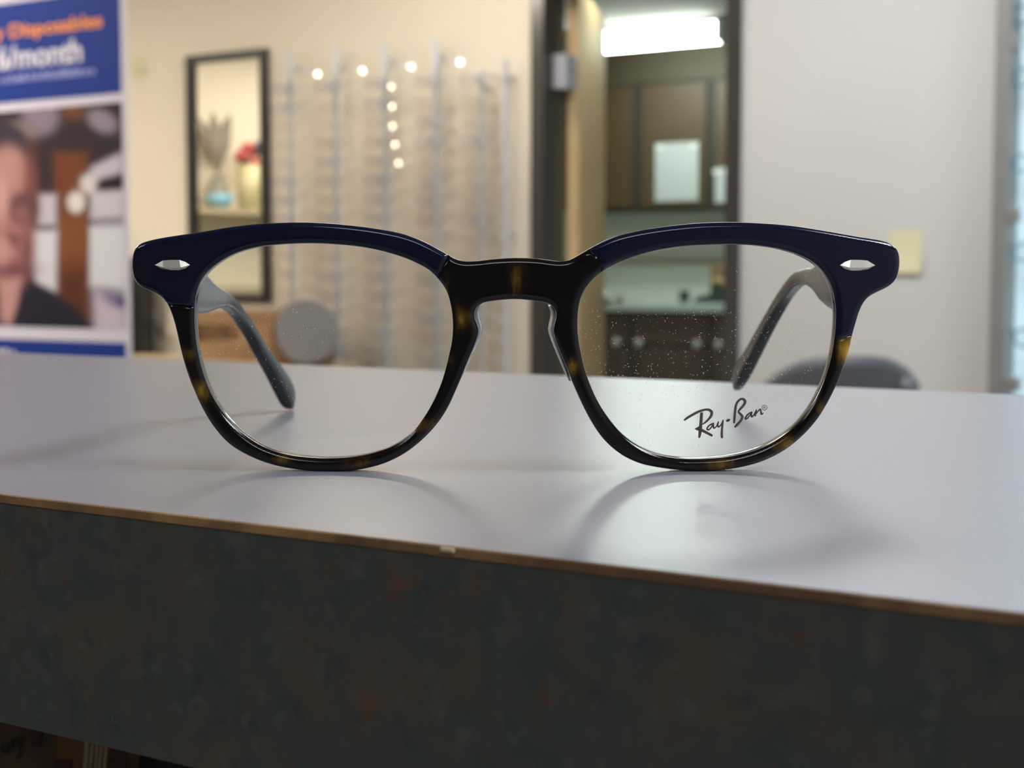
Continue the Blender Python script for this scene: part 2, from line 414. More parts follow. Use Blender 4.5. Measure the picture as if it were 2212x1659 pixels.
def smooth_loop(pts, step):
    """closed Catmull-Rom through pts, resampled evenly"""
    P = np.array(pts); n = len(P); dense = []
    for i in range(n):
        p0, p1, p2, p3 = P[i-1], P[i], P[(i+1)%n], P[(i+2)%n]
        t01, t12, t23 = (max(np.linalg.norm(b-a), 1e-9)**0.5 for a, b in ((p0,p1),(p1,p2),(p2,p3)))
        m1 = (p2-p1) + t12*((p1-p0)/t01 - (p2-p0)/(t01+t12)); m2 = (p2-p1) + t12*((p3-p2)/t23 - (p3-p1)/(t12+t23))
        for u in np.linspace(0, 1, 10, endpoint=False):
            dense.append((2*u**3-3*u*u+1)*p1 + (u**3-2*u*u+u)*m1 + (-2*u**3+3*u*u)*p2 + (u**3-u*u)*m2)
    Q = np.array(dense); Q2 = np.vstack([Q, Q[:1]])
    s = np.concatenate([[0], np.cumsum(np.linalg.norm(np.diff(Q2, axis=0), axis=1))])
    m = max(12, int(s[-1]/step)); tt = np.linspace(0, s[-1], m, endpoint=False)
    L = np.stack([np.interp(tt, s, Q2[:,0]), np.interp(tt, s, Q2[:,1])], 1)
    for _ in range(3): L = 0.5*L + 0.25*(np.roll(L,1,0)+np.roll(L,-1,0))
    return L
def loc2(pts): return [gp(*p)[[0,2]]*1000 for p in pts]      # millimetres in the (x, z) plane
STEP = 0.45
loops = [smooth_loop(loc2(OUT), STEP), smooth_loop(loc2(LENS_L), STEP), smooth_loop(loc2(LENS_R), STEP)]
seg_a = np.vstack(loops); seg_b = np.vstack([np.roll(l, -1, 0) for l in loops])
def dist(P):
    P = np.asarray(P); out = np.full(len(P), 1e9)
    ab = seg_b - seg_a; l2 = (ab**2).sum(1)
    for i in range(0, len(P), 400):
        q = P[i:i+400, None, :]; t = np.clip(((q-seg_a)*ab).sum(2)/l2, 0, 1)
        out[i:i+400] = np.sqrt((((seg_a + t[...,None]*ab) - q)**2).sum(2)).min(1)
    return out
def inside(P, loop):
    P = np.asarray(P); a = loop; b = np.roll(loop, -1, 0); r = np.zeros(len(P), bool)
    for (x1, y1), (x2, y2) in zip(a, b):
        if y1 == y2: continue
        c = ((y1 > P[:,1]) != (y2 > P[:,1])) & (P[:,0] < (x2-x1)*(P[:,1]-y1)/(y2-y1)+x1); r ^= c
    return r
def in_front(P): return inside(P, loops[0]) & ~inside(P, loops[1]) & ~inside(P, loops[2])
RB, RD = 1.30, 1.05                          # edge rounding, mm: width and depth
pts2 = [l for l in loops]; edges = []; base = 0
for l in loops:
    n = len(l); edges += [(base+i, base+(i+1)%n) for i in range(n)]; base += n
BROW_L = [(250,440),(988,440),(969,548),(946,601),(900,640),(600,645),(425,664),(338,655),(250,665)]
BROW_R = [(1255,440),(1264,536),(1300,562),(1299,590),(1330,640),(1700,740),(1806,734),(1850,722),(1990,722),(1990,440)]
brows = [np.array(loc2(b)) for b in (BROW_L, BROW_R)]
for b in brows:
    pts2.append(b); n = len(b); edges += [(base+i, base+(i+1)%n) for i in range(n)]; base += n
extra = []
for l in loops:
    t = np.roll(l,-1,0)-np.roll(l,1,0); t /= np.linalg.norm(t,axis=1)[:,None]; nn = np.stack([-t[:,1], t[:,0]],1)
    for d in (0.05, 0.14, 0.30, 0.52, 0.80, 1.08, 1.32):
        for sgn in (-1, 1):
            q = l + nn*d*sgn; ok = in_front(q); q = q[ok]
            if len(q): q = q[np.abs(dist(q)-d) < 0.03]; extra.append(q[::2] if d > 0.5 else q)
gx, gz = np.meshgrid(np.arange(-76, 76, 0.9), np.arange(-1, 52, 0.9)); gg = np.stack([gx.ravel(), gz.ravel()],1)
gg = gg[in_front(gg)]; gg = gg[dist(gg) > 1.6]; gg = gg + rng.normal(0, 0.05, gg.shape)
ALL = np.vstack(pts2 + extra + [gg])
vo, eo, fo, *_ = delaunay_2d_cdt([Vector(p) for p in ALL], edges, [], 0, 1e-4)
V2 = np.array([tuple(v) for v in vo]); T = np.array([tuple(f) for f in fo])
keep = in_front(V2[T].mean(1)); T = T[keep]
ar = (V2[T[:,1],0]-V2[T[:,0],0])*(V2[T[:,2],1]-V2[T[:,0],1])-(V2[T[:,2],0]-V2[T[:,0],0])*(V2[T[:,1],1]-V2[T[:,0],1])
T[ar < 0] = T[ar < 0][:, ::-1]
used = np.unique(T); rem = -np.ones(len(V2), int); rem[used] = np.arange(len(used)); V2 = V2[used]; T = rem[T]
DV = dist(V2); DV[DV < 1e-3] = 0
T1, T2 = 3.0, 1.5                            # mm: coloured layer, grey backing layer
def prof(d, r):
    u = np.clip(d/r, 0, 1); return r*(1-np.sqrt(np.clip(1-(1-u)**2, 0, 1)))
YFR = KS*(V2[:,0]/1000)**2*1000 + prof(DV, RB)*RD/RB
YMD = KS*(V2[:,0]/1000)**2*1000 + T1
YBK = KS*(V2[:,0]/1000)**2*1000 + T1 + T2 - prof(DV, 0.7)*0.9
def bedges(tris):
    cnt = {}
    for a, b, c in tris:
        for e in ((a,b),(b,c),(c,a)): cnt[e] = 1
    return [e for e in cnt if (e[1], e[0]) not in cnt]
ALLB = set(bedges(T))
NFULL = None
def layer(tris, yf, ybk, name, m, flip=False, normals=None):
    idx = np.unique(tris); mp = {i: k for k, i in enumerate(idx)}; n = len(idx)
    f3 = np.stack([V2[idx,0], yf[idx], V2[idx,1]],1)/1000; b3 = np.stack([V2[idx,0], ybk[idx], V2[idx,1]],1)/1000
    verts = list(f3); faces = []; att = list(idx)
    # front (facing -y)
    for a, b, c in tris: faces.append((mp[a], mp[b], mp[c]) if not flip else (mp[a], mp[c], mp[b]))
    off = len(verts); wall = {}
    for a, b in bedges(tris):
        if (a, b) not in ALLB: continue
        for q in (a, b):
            if q not in wall: wall[q] = len(verts); verts.append(b3[mp[q]]); att.append(q)
        f = (mp[b], mp[a], wall[a], wall[b]); faces.append(f if not flip else f[::-1])
    off = len(verts); verts += list(b3); att += list(idx)
    for a, b, c in tris:
        f = (off+mp[a], off+mp[c], off+mp[b]); faces.append(f if not flip else f[::-1])
    o = mesh_obj(name, verts, faces, m, G, smooth=True)
    if normals is not None:
        nn = np.zeros((len(o.data.vertices), 3)); 
        for k, v in enumerate(o.data.vertices): nn[k] = v.normal
        nn[:n] = normals[idx]; o.data.normals_split_custom_set_from_vertices([tuple(q) for q in nn])
    return o, att
_t, _ = layer(T, YFR, YMD, 'front_whole', None)           # built once for its smooth normals, then dropped
NFULL = np.zeros((len(V2), 3)); _ix = np.unique(T)
for k, i in enumerate(_ix): NFULL[i] = _t.data.vertices[k].normal
_m = _t.data; bpy.data.objects.remove(_t); bpy.data.meshes.remove(_m)
cent = V2[T].mean(1)
isL, isR = inside(cent, brows[0]), inside(cent, brows[1])

# acetates
def tort_mat():
    m = bpy.data.materials.new('tortoise_acetate'); m.use_nodes = True; nt = m.node_tree; b = nt.nodes['Principled BSDF']
    b.inputs['Roughness'].default_value = 0.14; b.inputs['Specular IOR Level'].default_value = 0.4; b.inputs['Coat Weight'].default_value = 0.15; b.inputs['Coat Roughness'].default_value = 0.04
    at = nt.nodes.new('ShaderNodeAttribute'); at.attribute_name = 'amber'
    tc = nt.nodes.new('ShaderNodeTexCoord'); n = nt.nodes.new('ShaderNodeTexNoise'); n.inputs['Scale'].default_value = 420; n.inputs['Detail'].default_value = 4
    mp = nt.nodes.new('ShaderNodeMapping'); mp.inputs['Scale'].default_value = (1, 1, 0.35); nt.links.new(tc.outputs['Object'], mp.inputs['Vector']); nt.links.new(mp.outputs[0], n.inputs['Vector'])
    a1 = nt.nodes.new('ShaderNodeMath'); a1.operation = 'MULTIPLY_ADD'; a1.inputs[1].default_value = 0.9; a1.inputs[2].default_value = -0.45
    nt.links.new(n.outputs['Fac'], a1.inputs[0])
    a2 = nt.nodes.new('ShaderNodeMath'); a2.operation = 'ADD'; nt.links.new(at.outputs['Fac'], a2.inputs[0]); nt.links.new(a1.outputs[0], a2.inputs[1])
    r = nt.nodes.new('ShaderNodeValToRGB'); e = r.color_ramp.elements
    e[0].position = 0.12; e[0].color = (0.0035, 0.0028, 0.0025, 1); e[1].position = 0.95; e[1].color = (0.62, 0.33, 0.03, 1)
    k = e.new(0.30); k.color = (0.02, 0.008, 0.003, 1); k = e.new(0.55); k.color = (0.10, 0.060, 0.006, 1)
    nt.links.new(a2.outputs[0], r.inputs['Fac']); nt.links.new(r.outputs['Color'], b.inputs['Base Color'])
    return m
tort = tort_mat()
navy = mat('navy_acetate', (0.0035, 0.006, 0.030), 0.13, spec=0.4, coat=0.15, noise=(160, (0.006, 0.007, 0.024), 0.35, 0.65))
crystal = mat('grey_crystal_acetate', (0.36, 0.355, 0.34), 0.16, coat=0.3, noise=(120, (0.22, 0.215, 0.205), 0.4, 0.65))
AMBER = [(405,765,16,16,.45),(432,850,18,22,.62),(600,994,24,10,.5),(775,1004,26,14,.55),(925,918,22,18,.48),(1002,690,16,24,.62),(976,772,14,20,.38),(1116,604,12,36,.62),(1105,646,20,8,.35),(966,610,8,20,.36),
 (1238,792,16,18,.62),(1262,760,8,30,.35),(1290,905,10,20,.22),(1552,1007,36,14,.58),(1706,962,22,20,.66),(1665,993,24,8,.5),(1776,884,14,20,.42),(1828,757,20,30,.9),(1840,748,8,30,.95),(1215,665,8,22,.28),(868,962,18,12,.2),(440,905,12,14,.3)]  # strong right-edge patches also hold the glow of light through the acetate
rim, attr = layer(T[~(isL | isR)], YFR, YMD, 'front_rim', tort, normals=NFULL)
tag(rim, 'dark tortoiseshell lower rims and bridge')
pxs = np.array([gp(700,800)[0]]); 
def px_of_local(p):
    w = np.array([F_[0]*D, F_[1]*D, TOP]) + R_*p[0] + F_*p[1] + U_*p[2]
    return to_px(w)
av = []
for v in rim.data.vertices:
    x, y = px_of_local(v.co); s = 0.0
    for (ax, ay, rx, ry, st) in AMBER: s = max(s, min(1.0, st*1.05)*math.exp(-(((x-ax)/rx)**2+((y-ay)/ry)**2)*0.6))
    av.append(s)
a = rim.data.attributes.new('amber', 'FLOAT', 'POINT'); a.data.foreach_set('value', av)
o, _ = layer(T[isL], YFR, YMD, 'brow', navy, normals=NFULL); tag(o, 'navy blue brow over the lens on the left of the picture')
o, _ = layer(T[isR], YFR, YMD, 'brow', navy, normals=NFULL); tag(o, 'navy blue brow over the lens with the logo')
o, _ = layer(T, YBK, YMD, 'back_layer', crystal, flip=True); tag(o, 'translucent grey inner layer of the frame')

# lenses
lens_m = glass_mat('demo_lens', (0.985, 0.99, 0.985), 0.0, 1.5, 1.0)
def lens(loop, name, label):
    c = loop.mean(0); t = np.roll(loop,-1,0)-np.roll(loop,1,0); t /= np.linalg.norm(t,axis=1)[:,None]; nn = np.stack([-t[:,1], t[:,0]],1)
    if ((loop+nn*0.1-c)**2).sum() < ((loop-nn*0.1-c)**2).sum(): nn = -nn
    rimp = (loop + nn*0.35)[::3]; n = len(rimp); verts = []; faces = []; K = 8
    for side, dy in ((0, 1.7), (1, 2.9)):
        b0 = len(verts); verts.append((c[0]/1000, sag(c[0]/1000)+dy/1000, c[1]/1000))
        for k in range(1, K+1):
            for p in rimp:
                q = c + (p-c)*k/K; verts.append((q[0]/1000, sag(q[0]/1000)+dy/1000, q[1]/1000))
        for i in range(n):
            f = (b0, b0+1+i, b0+1+(i+1)%n); faces.append(f if side else f[::-1])
            for k in range(K-1):
                r0, r1 = b0+1+k*n, b0+1+(k+1)*n
                f = (r0+i, r1+i, r1+(i+1)%n, r0+(i+1)%n); faces.append(f if side else f[::-1])
    o = mesh_obj(name, verts, faces, lens_m, G, smooth=True); tag(o, label)
    return o
lens_l = lens(loops[1], 'lens', 'clear plain lens without printing')
lens_r = lens(loops[2], 'lens', 'clear lens with dark script printing')

# dust and lint on the lenses
dust_m = bpy.data.materials.new('dust'); dust_m.use_nodes = True
_nt = dust_m.node_tree; _nt.nodes.clear(); _o = _nt.nodes.new('ShaderNodeOutputMaterial'); _mx = _nt.nodes.new('ShaderNodeMixShader')
_d = _nt.nodes.new('ShaderNodeBsdfDiffuse'); _t = _nt.nodes.new('ShaderNodeBsdfTranslucent'); _d.inputs[0].default_value = _t.inputs[0].default_value = (0.9, 0.9, 0.87, 1)
_nt.links.new(_d.outputs[0], _mx.inputs[1]); _nt.links.new(_t.outputs[0], _mx.inputs[2]); _nt.links.new(_mx.outputs[0], _o.inputs[0])
def dust(parent, loop, n, dens):
    verts = []; faces = []; r = random.Random(n); c = 0
    lo, hi = loop.min(0), loop.max(0)
    cand = np.array([[r.uniform(lo[0], hi[0]), r.uniform(lo[1], hi[1])] for _ in range(n*8)]); cand = cand[inside(cand, loop)]
    for p in cand:
        if c >= n: break
        if r.random() > dens(p): continue
        L = r.choice([0.10,0.16,0.22,0.3,0.42])*r.uniform(0.6,1.2); a0 = r.uniform(0, 6.28); bend = r.uniform(-1.4,1.4); w = r.uniform(0.022,0.042)
        q = p.copy(); b0 = len(verts); S = 3
        for k in range(S+1):
            an = a0+bend*k/S; d = np.array([math.cos(an), math.sin(an)]); nn = np.array([-d[1], d[0]])*w*(0.6 if k in (0,S) else 1)
            for sg in (1, -1):
                z = q+nn*sg; verts.append((z[0]/1000, sag(z[0]/1000)+0.00166, z[1]/1000))
            q = q + d*L/S
        for k in range(S): faces.append((b0+2*k, b0+2*k+1, b0+2*k+3, b0+2*k+2))
        c += 1
    o = mesh_obj('dust', verts, faces, dust_m, parent); tag(o, kind='stuff')
def dens_r(p):
    z = p[1]; return 1.0 if 13.5 < z < 31 and p[0] < 58 else 0.12
def dens_l(p):
    z = p[1]; return 0.9 if 11 < z < 33 and p[0] < -33 else 0.10
dust(lens_r, loops[2], 620, dens_r); dust(lens_l, loops[1], 260, dens_l)

# printed script on the lens
ink = mat('lens_ink', lin(98, 88, 78), 0.6)
ZS = 2212/200.0
STROKES = [
 [(100,630,46),(170,578,56),(250,530,58),(400,448,58),(520,402,54),(610,385,54),(680,392,62),(730,425,70),(745,470,70),(725,545,62),(660,625,52),(590,692,44),(525,738,26)],
 [(502,480,66),(496,560,72),(488,680,74),(474,850,80),(462,960,72),(448,1042,48)],
 [(332,850,6),(390,838,46),(440,828,84),(470,826,60)], [(380,862,30),(460,862,66),(520,885,70),(620,935,64),(742,1000,60)],
 [(786,716,34),(735,738,38),(680,770,40),(643,815,42),(636,858,40),(668,866,36),(720,826,34),(766,760,34)],
 [(786,716,36),(782,775,46),(800,826,42),(845,800,28),(885,730,34),(905,690,32)],
 [(905,680,32),(888,740,44),(900,795,44),(945,775,34),(985,720,34),(1015,650,30)],
 [(1018,640,30),(1006,720,48),(992,850,54),(986,960,58),(990,1042,60)],
 [(1108,654,44),(1125,646,62),(1150,635,62),(1168,628,44)],
 [(1280,692,50),(1288,600,60),(1300,470,62),(1312,350,60),(1332,258,58),(1380,180,56),(1440,136,54),(1495,136,62),(1535,175,70),(1535,225,68),(1500,290,62),(1440,355,58),(1388,425,50),(1400,462,56),(1450,510,64),(1476,565,66),(1445,640,58),(1390,705,60),(1340,758,62),(1306,792,50)],
 [(1704,442,30),(1650,470,36),(1592,520,42),(1553,580,44),(1555,610,38),(1600,590,34),(1650,530,32),(1690,470,32)],
 [(1704,442,34),(1690,500,46),(1704,556,44),(1745,520,30),(1785,450,34)],
 [(1812,398,34),(1800,440,44),(1782,525,50)], [(1782,520,28),(1830,450,30),(1880,395,36),(1910,376,36),(1918,425,44),(1930,490,46),(1960,480,36),(1978,462,12)],
 [(1984,366,12),(1988,312,12),(2010,312,12),(2022,324,12),(2012,340,12),(1992,342,10)], [(2006,342,12),(2028,366,12)]]
bm = bmesh.new(); DYI = 0.00160
def inkpt(p):
    q = gp(1470+p[0]/ZS, 850+p[1]/ZS, DYI); return (q[0], sag(q[0])+DYI, q[2])
def stroke(bm, st):
    P = np.array(st, float); s = np.concatenate([[0], np.cumsum(np.linalg.norm(np.diff(P[:,:2],axis=0),axis=1))])
    # Catmull-Rom for a soft pen line
    D_ = []
    for i in range(len(P)-1):
        p0, p1, p2, p3 = P[max(i-1,0)], P[i], P[i+1], P[min(i+2,len(P)-1)]
        for u in np.linspace(0,1,6,endpoint=False):
            D_.append(0.5*((2*p1)+(p2-p0)*u+(2*p0-5*p1+4*p2-p3)*u*u+(3*p1-p0-3*p2+p3)*u**3))
    D_.append(P[-1]); D_ = np.array(D_)
    ribbon(bm, [d[:2] for d in D_], [float(max(d[2],5)) for d in D_], inkpt)
    for e in (D_[0], D_[-1]):
        rr = max(e[2],5)/2; bm.faces.new([bm.verts.new(inkpt((e[0]+rr*math.cos(k*math.pi/6), e[1]+rr*math.sin(k*math.pi/6)))) for k in range(12)])
for st in STROKES: stroke(bm, st)
stroke(bm, [(2005+60*math.cos(k*math.pi/12), 338+60*math.sin(k*math.pi/12), 13) for k in range(25)])
lg = bm_obj('lens_logo', bm, ink, lens_r); tag(lg, 'dark script lettering printed on the lens')

# silver rivets on the end pieces
chrome = mat('polished_silver', (0.92, 0.87, 0.76), 0.32, metal=1.0)
def rivet(cx, cy, w, h, flip):
    c = gp(cx, cy); outl = [(-.5,0),(-.27,.44),(-.05,.5),(.2,.5),(.36,.32),(.5,0),(.36,-.34),(.2,-.5),(-.05,-.5),(-.3,-.38)]
    s = -1 if flip else 1; sc = D/FPX
    v = []; 
    for k, dz in ((1.06, 0.00025), (1.0, -0.00012)):
        for a, b in outl:
            x = c[0]+s*a*w*sc*k; v.append((x, sag(x)+dz, c[2]+b*h*sc*k))
    n = len(outl); r = len(v)
    for a in (-.25, .25):
        x = c[0]+s*a*w*sc; v.append((x, sag(x)-0.00060, c[2]-0.00045))
    f = [(i, (i+1)%n, n+(i+1)%n, n+i) for i in range(n)]
    for i in range(n):
        j = (i+1) % n; xm = (outl[i][0]+outl[j][0])/2; t0 = r if xm < 0 else r+1
        f.append((n+i, n+j, t0))
    f += [(n+2, r+1, r), (n+8, r, r+1)] 
    o = mesh_obj('rivet', v, f, chrome, G); tag(o, 'small silver pointed rivet on the end piece')
    bm = bmesh.new(); bm.from_mesh(o.data); bmesh.ops.recalc_face_normals(bm, faces=bm.faces[:]); bm.to_mesh(o.data); bm.free()
rivet(372.5, 572.5, 78, 22, False); rivet(1852.5, 573, 78, 23, True)

# nose pads
pad_m = mat('clear_grey_acetate', (0.42, 0.43, 0.43), 0.12, coat=0.3)
def nosepad(pts):
    path = [gp(p[0], p[1], 0.0)+np.array([0, 0.0052, 0]) for p in pts]
    verts = []; faces = []; n = 12
    for (p, q) in zip(pts, path):
        a = p[2]*D/FPX
        for k in range(n):
            th = 2*math.pi*k/n; verts.append((q[0]+a*math.cos(th), q[1]+0.0034*p[3]*math.sin(th), q[2]))
    for i in range(len(pts)-1):
        for k in range(n): faces.append((i*n+k, i*n+(k+1)%n, (i+1)*n+(k+1)%n, (i+1)*n+k))
    faces += [tuple(range(n))[::-1], tuple((len(pts)-1)*n+k for k in range(n))]
    o = mesh_obj('nose_pad', verts, faces, pad_m, G, smooth=True); tag(o, 'translucent grey nose pad')
    bm = bmesh.new(); bm.from_mesh(o.data); bmesh.ops.recalc_face_normals(bm, faces=bm.faces[:]); bm.to_mesh(o.data); bm.free()
nosepad([(1039,657,2,.3),(1028,665,8,.8),(1023,676,10,1),(1024,688,11,1),(1029,700,10,1.0),(1032,711,9,1.05),(1031,722,8.5,1.05),(1025,740,7,1),(1016,762,6,.95),(1006,785,5.5,.85),(997,808,4.5,.7),(989,826,3,.4)])
nosepad([(1186,659,2,.3),(1195,665,8,.8),(1201,676,10,1),(1201,688,11,1),(1197,700,10,1.0),(1194,711,9,1.05),(1195,722,8.5,1.05),(1200,740,7,1),(1208,762,6,.95),(1217,785,5.5,.85),(1226,808,4.5,.7),(1233,826,3,.4)])

# temples: swept arms with a dropped, flattened tip
temple_m = mat('smoke_acetate', (0.012, 0.014, 0.0135), 0.25, spec=0.25, noise=(110, (0.045, 0.043, 0.039), 0.46, 0.66))
_nt = temple_m.node_tree; _tc = _nt.nodes.new('ShaderNodeTexCoord'); _sx = _nt.nodes.new('ShaderNodeSeparateXYZ'); _mr = _nt.nodes.new('ShaderNodeMapRange'); _mx = _nt.nodes.new('ShaderNodeMix'); _mx.data_type = 'RGBA'
_mr.inputs['From Min'].default_value = 0.058; _mr.inputs['From Max'].default_value = 0.072
_pb = _nt.nodes['Principled BSDF']; _src = _pb.inputs['Base Color'].links[0].from_socket
_nt.links.new(_tc.outputs['Object'], _sx.inputs[0]); _nt.links.new(_sx.outputs['Y'], _mr.inputs['Value']); _nt.links.new(_mr.outputs[0], _mx.inputs[0])
_mx.inputs[6].default_value = (0.20, 0.20, 0.205, 1); _nt.links.new(_src, _mx.inputs[7]); _nt.links.new(_mx.outputs[2], _pb.inputs['Base Color'])   # clear grey at the hinge, smoke towards the tip
hinge_m = mat('hinge_metal', (0.6, 0.58, 0.54), 0.25, metal=1.0)
def temple(st, label, side):
    P = np.array([np.concatenate([gd(a, b, d), [h, t]]) for a, b, d, h, t in st])
    D_ = []
    for i in range(len(P)-1):
        p0, p1, p2, p3 = P[max(i-1,0)], P[i], P[i+1], P[min(i+2,len(P)-1)]
        for u in np.linspace(0,1,6,endpoint=False):
            D_.append(0.5*((2*p1)+(p2-p0)*u+(2*p0-5*p1+4*p2-p3)*u*u+(3*p1-p0-3*p2+p3)*u**3))
    D_.append(P[-1]); D_ = np.array(D_); n = 16; verts = []; faces = []
    for i, d in enumerate(D_):
        t = D_[min(i+1,len(D_)-1),:3]-D_[max(i-1,0),:3]; t /= np.linalg.norm(t)
        side_v = np.cross(t, U_); side_v /= np.linalg.norm(side_v); up = np.cross(side_v, t)
        for k in range(n):
            th = 2*math.pi*(k+0.5)/n; c, s = math.cos(th), math.sin(th)
            c, s = math.copysign(abs(c)**0.6, c), math.copysign(abs(s)**0.6, s)
            verts.append(d[:3] + side_v*c*d[4]/2000 + up*s*d[3]/2000)
    m = len(D_)
    for i in range(m-1):
        for k in range(n): faces.append((i*n+k, (i+1)*n+k, (i+1)*n+(k+1)%n, i*n+(k+1)%n))
    faces += [tuple(range(n)), tuple((m-1)*n+k for k in range(n))[::-1]]
    o = mesh_obj('temple', verts, faces, temple_m, G, smooth=True); tag(o, label)
    bm = bmesh.new(); bm.from_mesh(o.data); bmesh.ops.recalc_face_normals(bm, faces=bm.faces[:]); bm.to_mesh(o.data); bm.free()
    h0 = P[0,:3]
    bm = bmesh.new()
    for k in range(5):
        add_lathe(bm, [(0,0),(0.0016,0),(0.0016,0.0013),(0,0.0013)], (h0[0]-side*0.004, h0[1]+0.0012, h0[2]-0.0042+k*0.0017), 'z', 10)
    bm_obj('hinge', bm, hinge_m, o)
    return o
temple([(352,580,.2965,9.5,3.0),(376,594,.305,11,3.2),(408,616,.318,12,3.8),(437,634,.331,8.6,3.4),(458,641,.341,5.8,3.2),(480,647,.353,3.8,3.2),(503,664,.370,3.2,3.2),(530,701,.384,3.4,3.2),(560,752,.395,3.8,3.4),(588,797,.405,5.0,3.7),(612,838,.4145,6.6,4.0),(623,860,.419,6.0,3.6),(628,874,.4215,3.2,2.2),(629.5,880,.4225,1.0,1.0)],
       'smoky grey temple whose tip touches the counter', -1)
temple([(1874,580,.2965,9.5,3.0),(1848,590,.305,11,3.2),(1812,602,.318,13,3.8),(1785,606,.329,9.5,3.4),(1765,602,.340,5.2,3.0),(1745,598,.353,3.8,2.8),(1722,606,.368,3.4,3.2),(1695,640,.384,3.6,3.2),(1660,700,.395,3.8,3.4),(1628,760,.406,4.6,3.6),(1604,803,.414,5.4,3.7),(1595,822,.4185,4.6,3.2),(1592,834,.421,2.8,2.2),(1591,839,.422,1.0,1.0)],
       'smoky grey temple raised a little above the counter', 1)

# ------------------------------------------------------------------ roll-up banner
YBN = 3.18
xb1 = onY(277, 400, YBN)[0]; BW = 0.85; xb0 = xb1 - BW
ban = empty('roll_up_banner', ((xb0+xb1)/2, YBN, 0)); tag(ban, 'blue roll-up advertising banner with orange lettering and a portrait photo', 'banner')
def bl(px, py, dy=0.0):
    p = onY(px, py, YBN); return np.array([p[0]-ban.location.x, dy, p[2]])
pr_blue = mat('banner_blue', lin(20, 48, 128), 0.65, spec=0.15); pr_white = mat('banner_white', lin(198, 196, 210), 0.6, spec=0.2); pr_or = mat('banner_orange', lin(226, 138, 52), 0.6, spec=0.2)
ZT = 2.12
box('sheet', -BW/2, BW/2, 0.0, 0.003, 0.09, ZT, pr_white, ban)
z_top = bl(270, -30)[2]; zb1 = bl(135, 212)[2]; zp1 = bl(135, 231)[2]; zp0 = bl(135, 708)[2]; zb2_ = bl(135, 736)[2]
XW = BW/2 - 0.020
def blk(name, z0, z1, m, x0=-BW/2+0.004, x1=None):
    return box(name, x0, XW if x1 is None else x1, -0.0008, 0.0, z0, z1, m, ban)
z_top = bl(0, 10)[2]
blk('blue_panel', zb1, z_top, pr_blue); blk('blue_panel', 0.14, zb2_, pr_blue)
# printed portrait photograph: colours of the print only
LY = []
def sm(d, w): return 1/(1+math.exp(max(-40, min(40, d/w))))
def poly_sd(x, y, P):
    d = 1e9; ins = False; n = len(P)
    for i in range(n):
        ax, ay = P[i]; bx, by = P[(i+1)%n]
        ex, ey = bx-ax, by-ay; t = max(0, min(1, ((x-ax)*ex+(y-ay)*ey)/(ex*ex+ey*ey)))
        d = min(d, math.hypot(x-ax-t*ex, y-ay-t*ey))
        if (ay > y) != (by > y) and x < (bx-ax)*(y-ay)/(by-ay)+ax: ins = not ins
    return -d if ins else d
def EL(cx, cy, rx, ry, rot=0.0):
    c, s = math.cos(rot), math.sin(rot)
    def f(x, y):
        u, v = ((x-cx)*c+(y-cy)*s)/rx, (-(x-cx)*s+(y-cy)*c)/ry
        return (math.hypot(u, v)-1)*min(rx, ry)
    return f
def PG(*P): return lambda x, y: poly_sd(x, y, P)
ART = [  # (shape, colour, softness)
 (PG((118,330),(190,330),(192,700),(120,700)), (120,66,38), 9), (PG((120,470),(188,470),(190,560),(122,560)), (134,82,46), 14), (PG((125,590),(190,590),(190,710),(125,710)), (92,50,36), 14),
 (EL(88,250,40,42), (140,128,146), 9), (EL(160,236,22,20), (120,70,42), 10), (EL(222,262,34,22,.5), (150,140,158), 6),
 (PG((84,420),(122,420),(122,486),(82,486)), (206,202,216), 5), (PG((70,498),(124,498),(122,632),(80,612),(58,565)), (222,224,236), 5),
 (PG((196,412),(270,408),(270,470),(196,474)), (214,210,222), 5), (PG((194,488),(275,486),(275,628),(194,618)), (226,228,238), 4), (PG((200,620),(275,630),(275,745),(205,740)), (206,196,214), 8),
 (EL(250,646,30,14,.4), (120,112,150), 8), (EL(268,652,12,8), (60,60,110), 6), (PG((205,478),(272,475),(272,486),(205,489)), (176,172,190), 3),
 (PG((180,400),(200,360),(262,330),(268,372),(215,388),(200,414)), (208,202,216), 5), (EL(190,398,16,20), (228,224,226), 5), (PG((216,390),(262,384),(262,408),(216,412)), (28,28,34), 4),
 (EL(165,437,19,23), (234,230,228), 4), (EL(45,283,26,14,.4), (220,200,182), 6), (EL(10,300,60,40), (52,46,62), 9),
 (EL(18,400,52,84), (188,140,136), 8), (EL(66,410,14,80), (124,72,70), 9), (EL(12,520,60,110), (176,122,122), 10), (EL(60,560,14,60), (118,74,76), 9), (EL(50,450,34,34), (104,66,74), 9), (EL(46,462,18,18), (146,98,100), 8),
 (EL(22,520,18,16), (104,54,62), 8), (EL(8,570,46,16), (150,98,102), 8), (EL(30,585,40,12), (112,70,78), 9), (EL(2,430,16,44), (204,158,154), 7), (EL(4,540,22,30), (196,148,146), 8),
 (PG((0,610),(45,600),(40,660),(20,720),(0,720)), (196,150,148), 7), (PG((24,714),(48,632),(66,606),(118,632),(170,668),(204,720)), (34,34,50), 5), (PG((0,690),(14,700),(10,720),(0,720)), (70,50,100), 5)]
NX, NZ = 130, 110
xa, xb = bl(-60, 400)[0], XW
verts = []; cols = []
for j in range(NZ+1):
    for i in range(NX+1):
        X = xa+(xb-xa)*i/NX; Z = zp0+(zp1-zp0)*j/NZ; verts.append((X, -0.0010, Z))
        x, y = to_px((X+ban.location.x, YBN, Z)); c = np.array(lin(50, 40, 48))
        for f, k, w in ART:
            a_ = sm(f(x, y), w*0.5)
            if a_ > 0.002: c = c*(1-a_)+np.array(lin(*k))*a_
        c = c*0.78; cols += [c[0], c[1], c[2], 1.0]
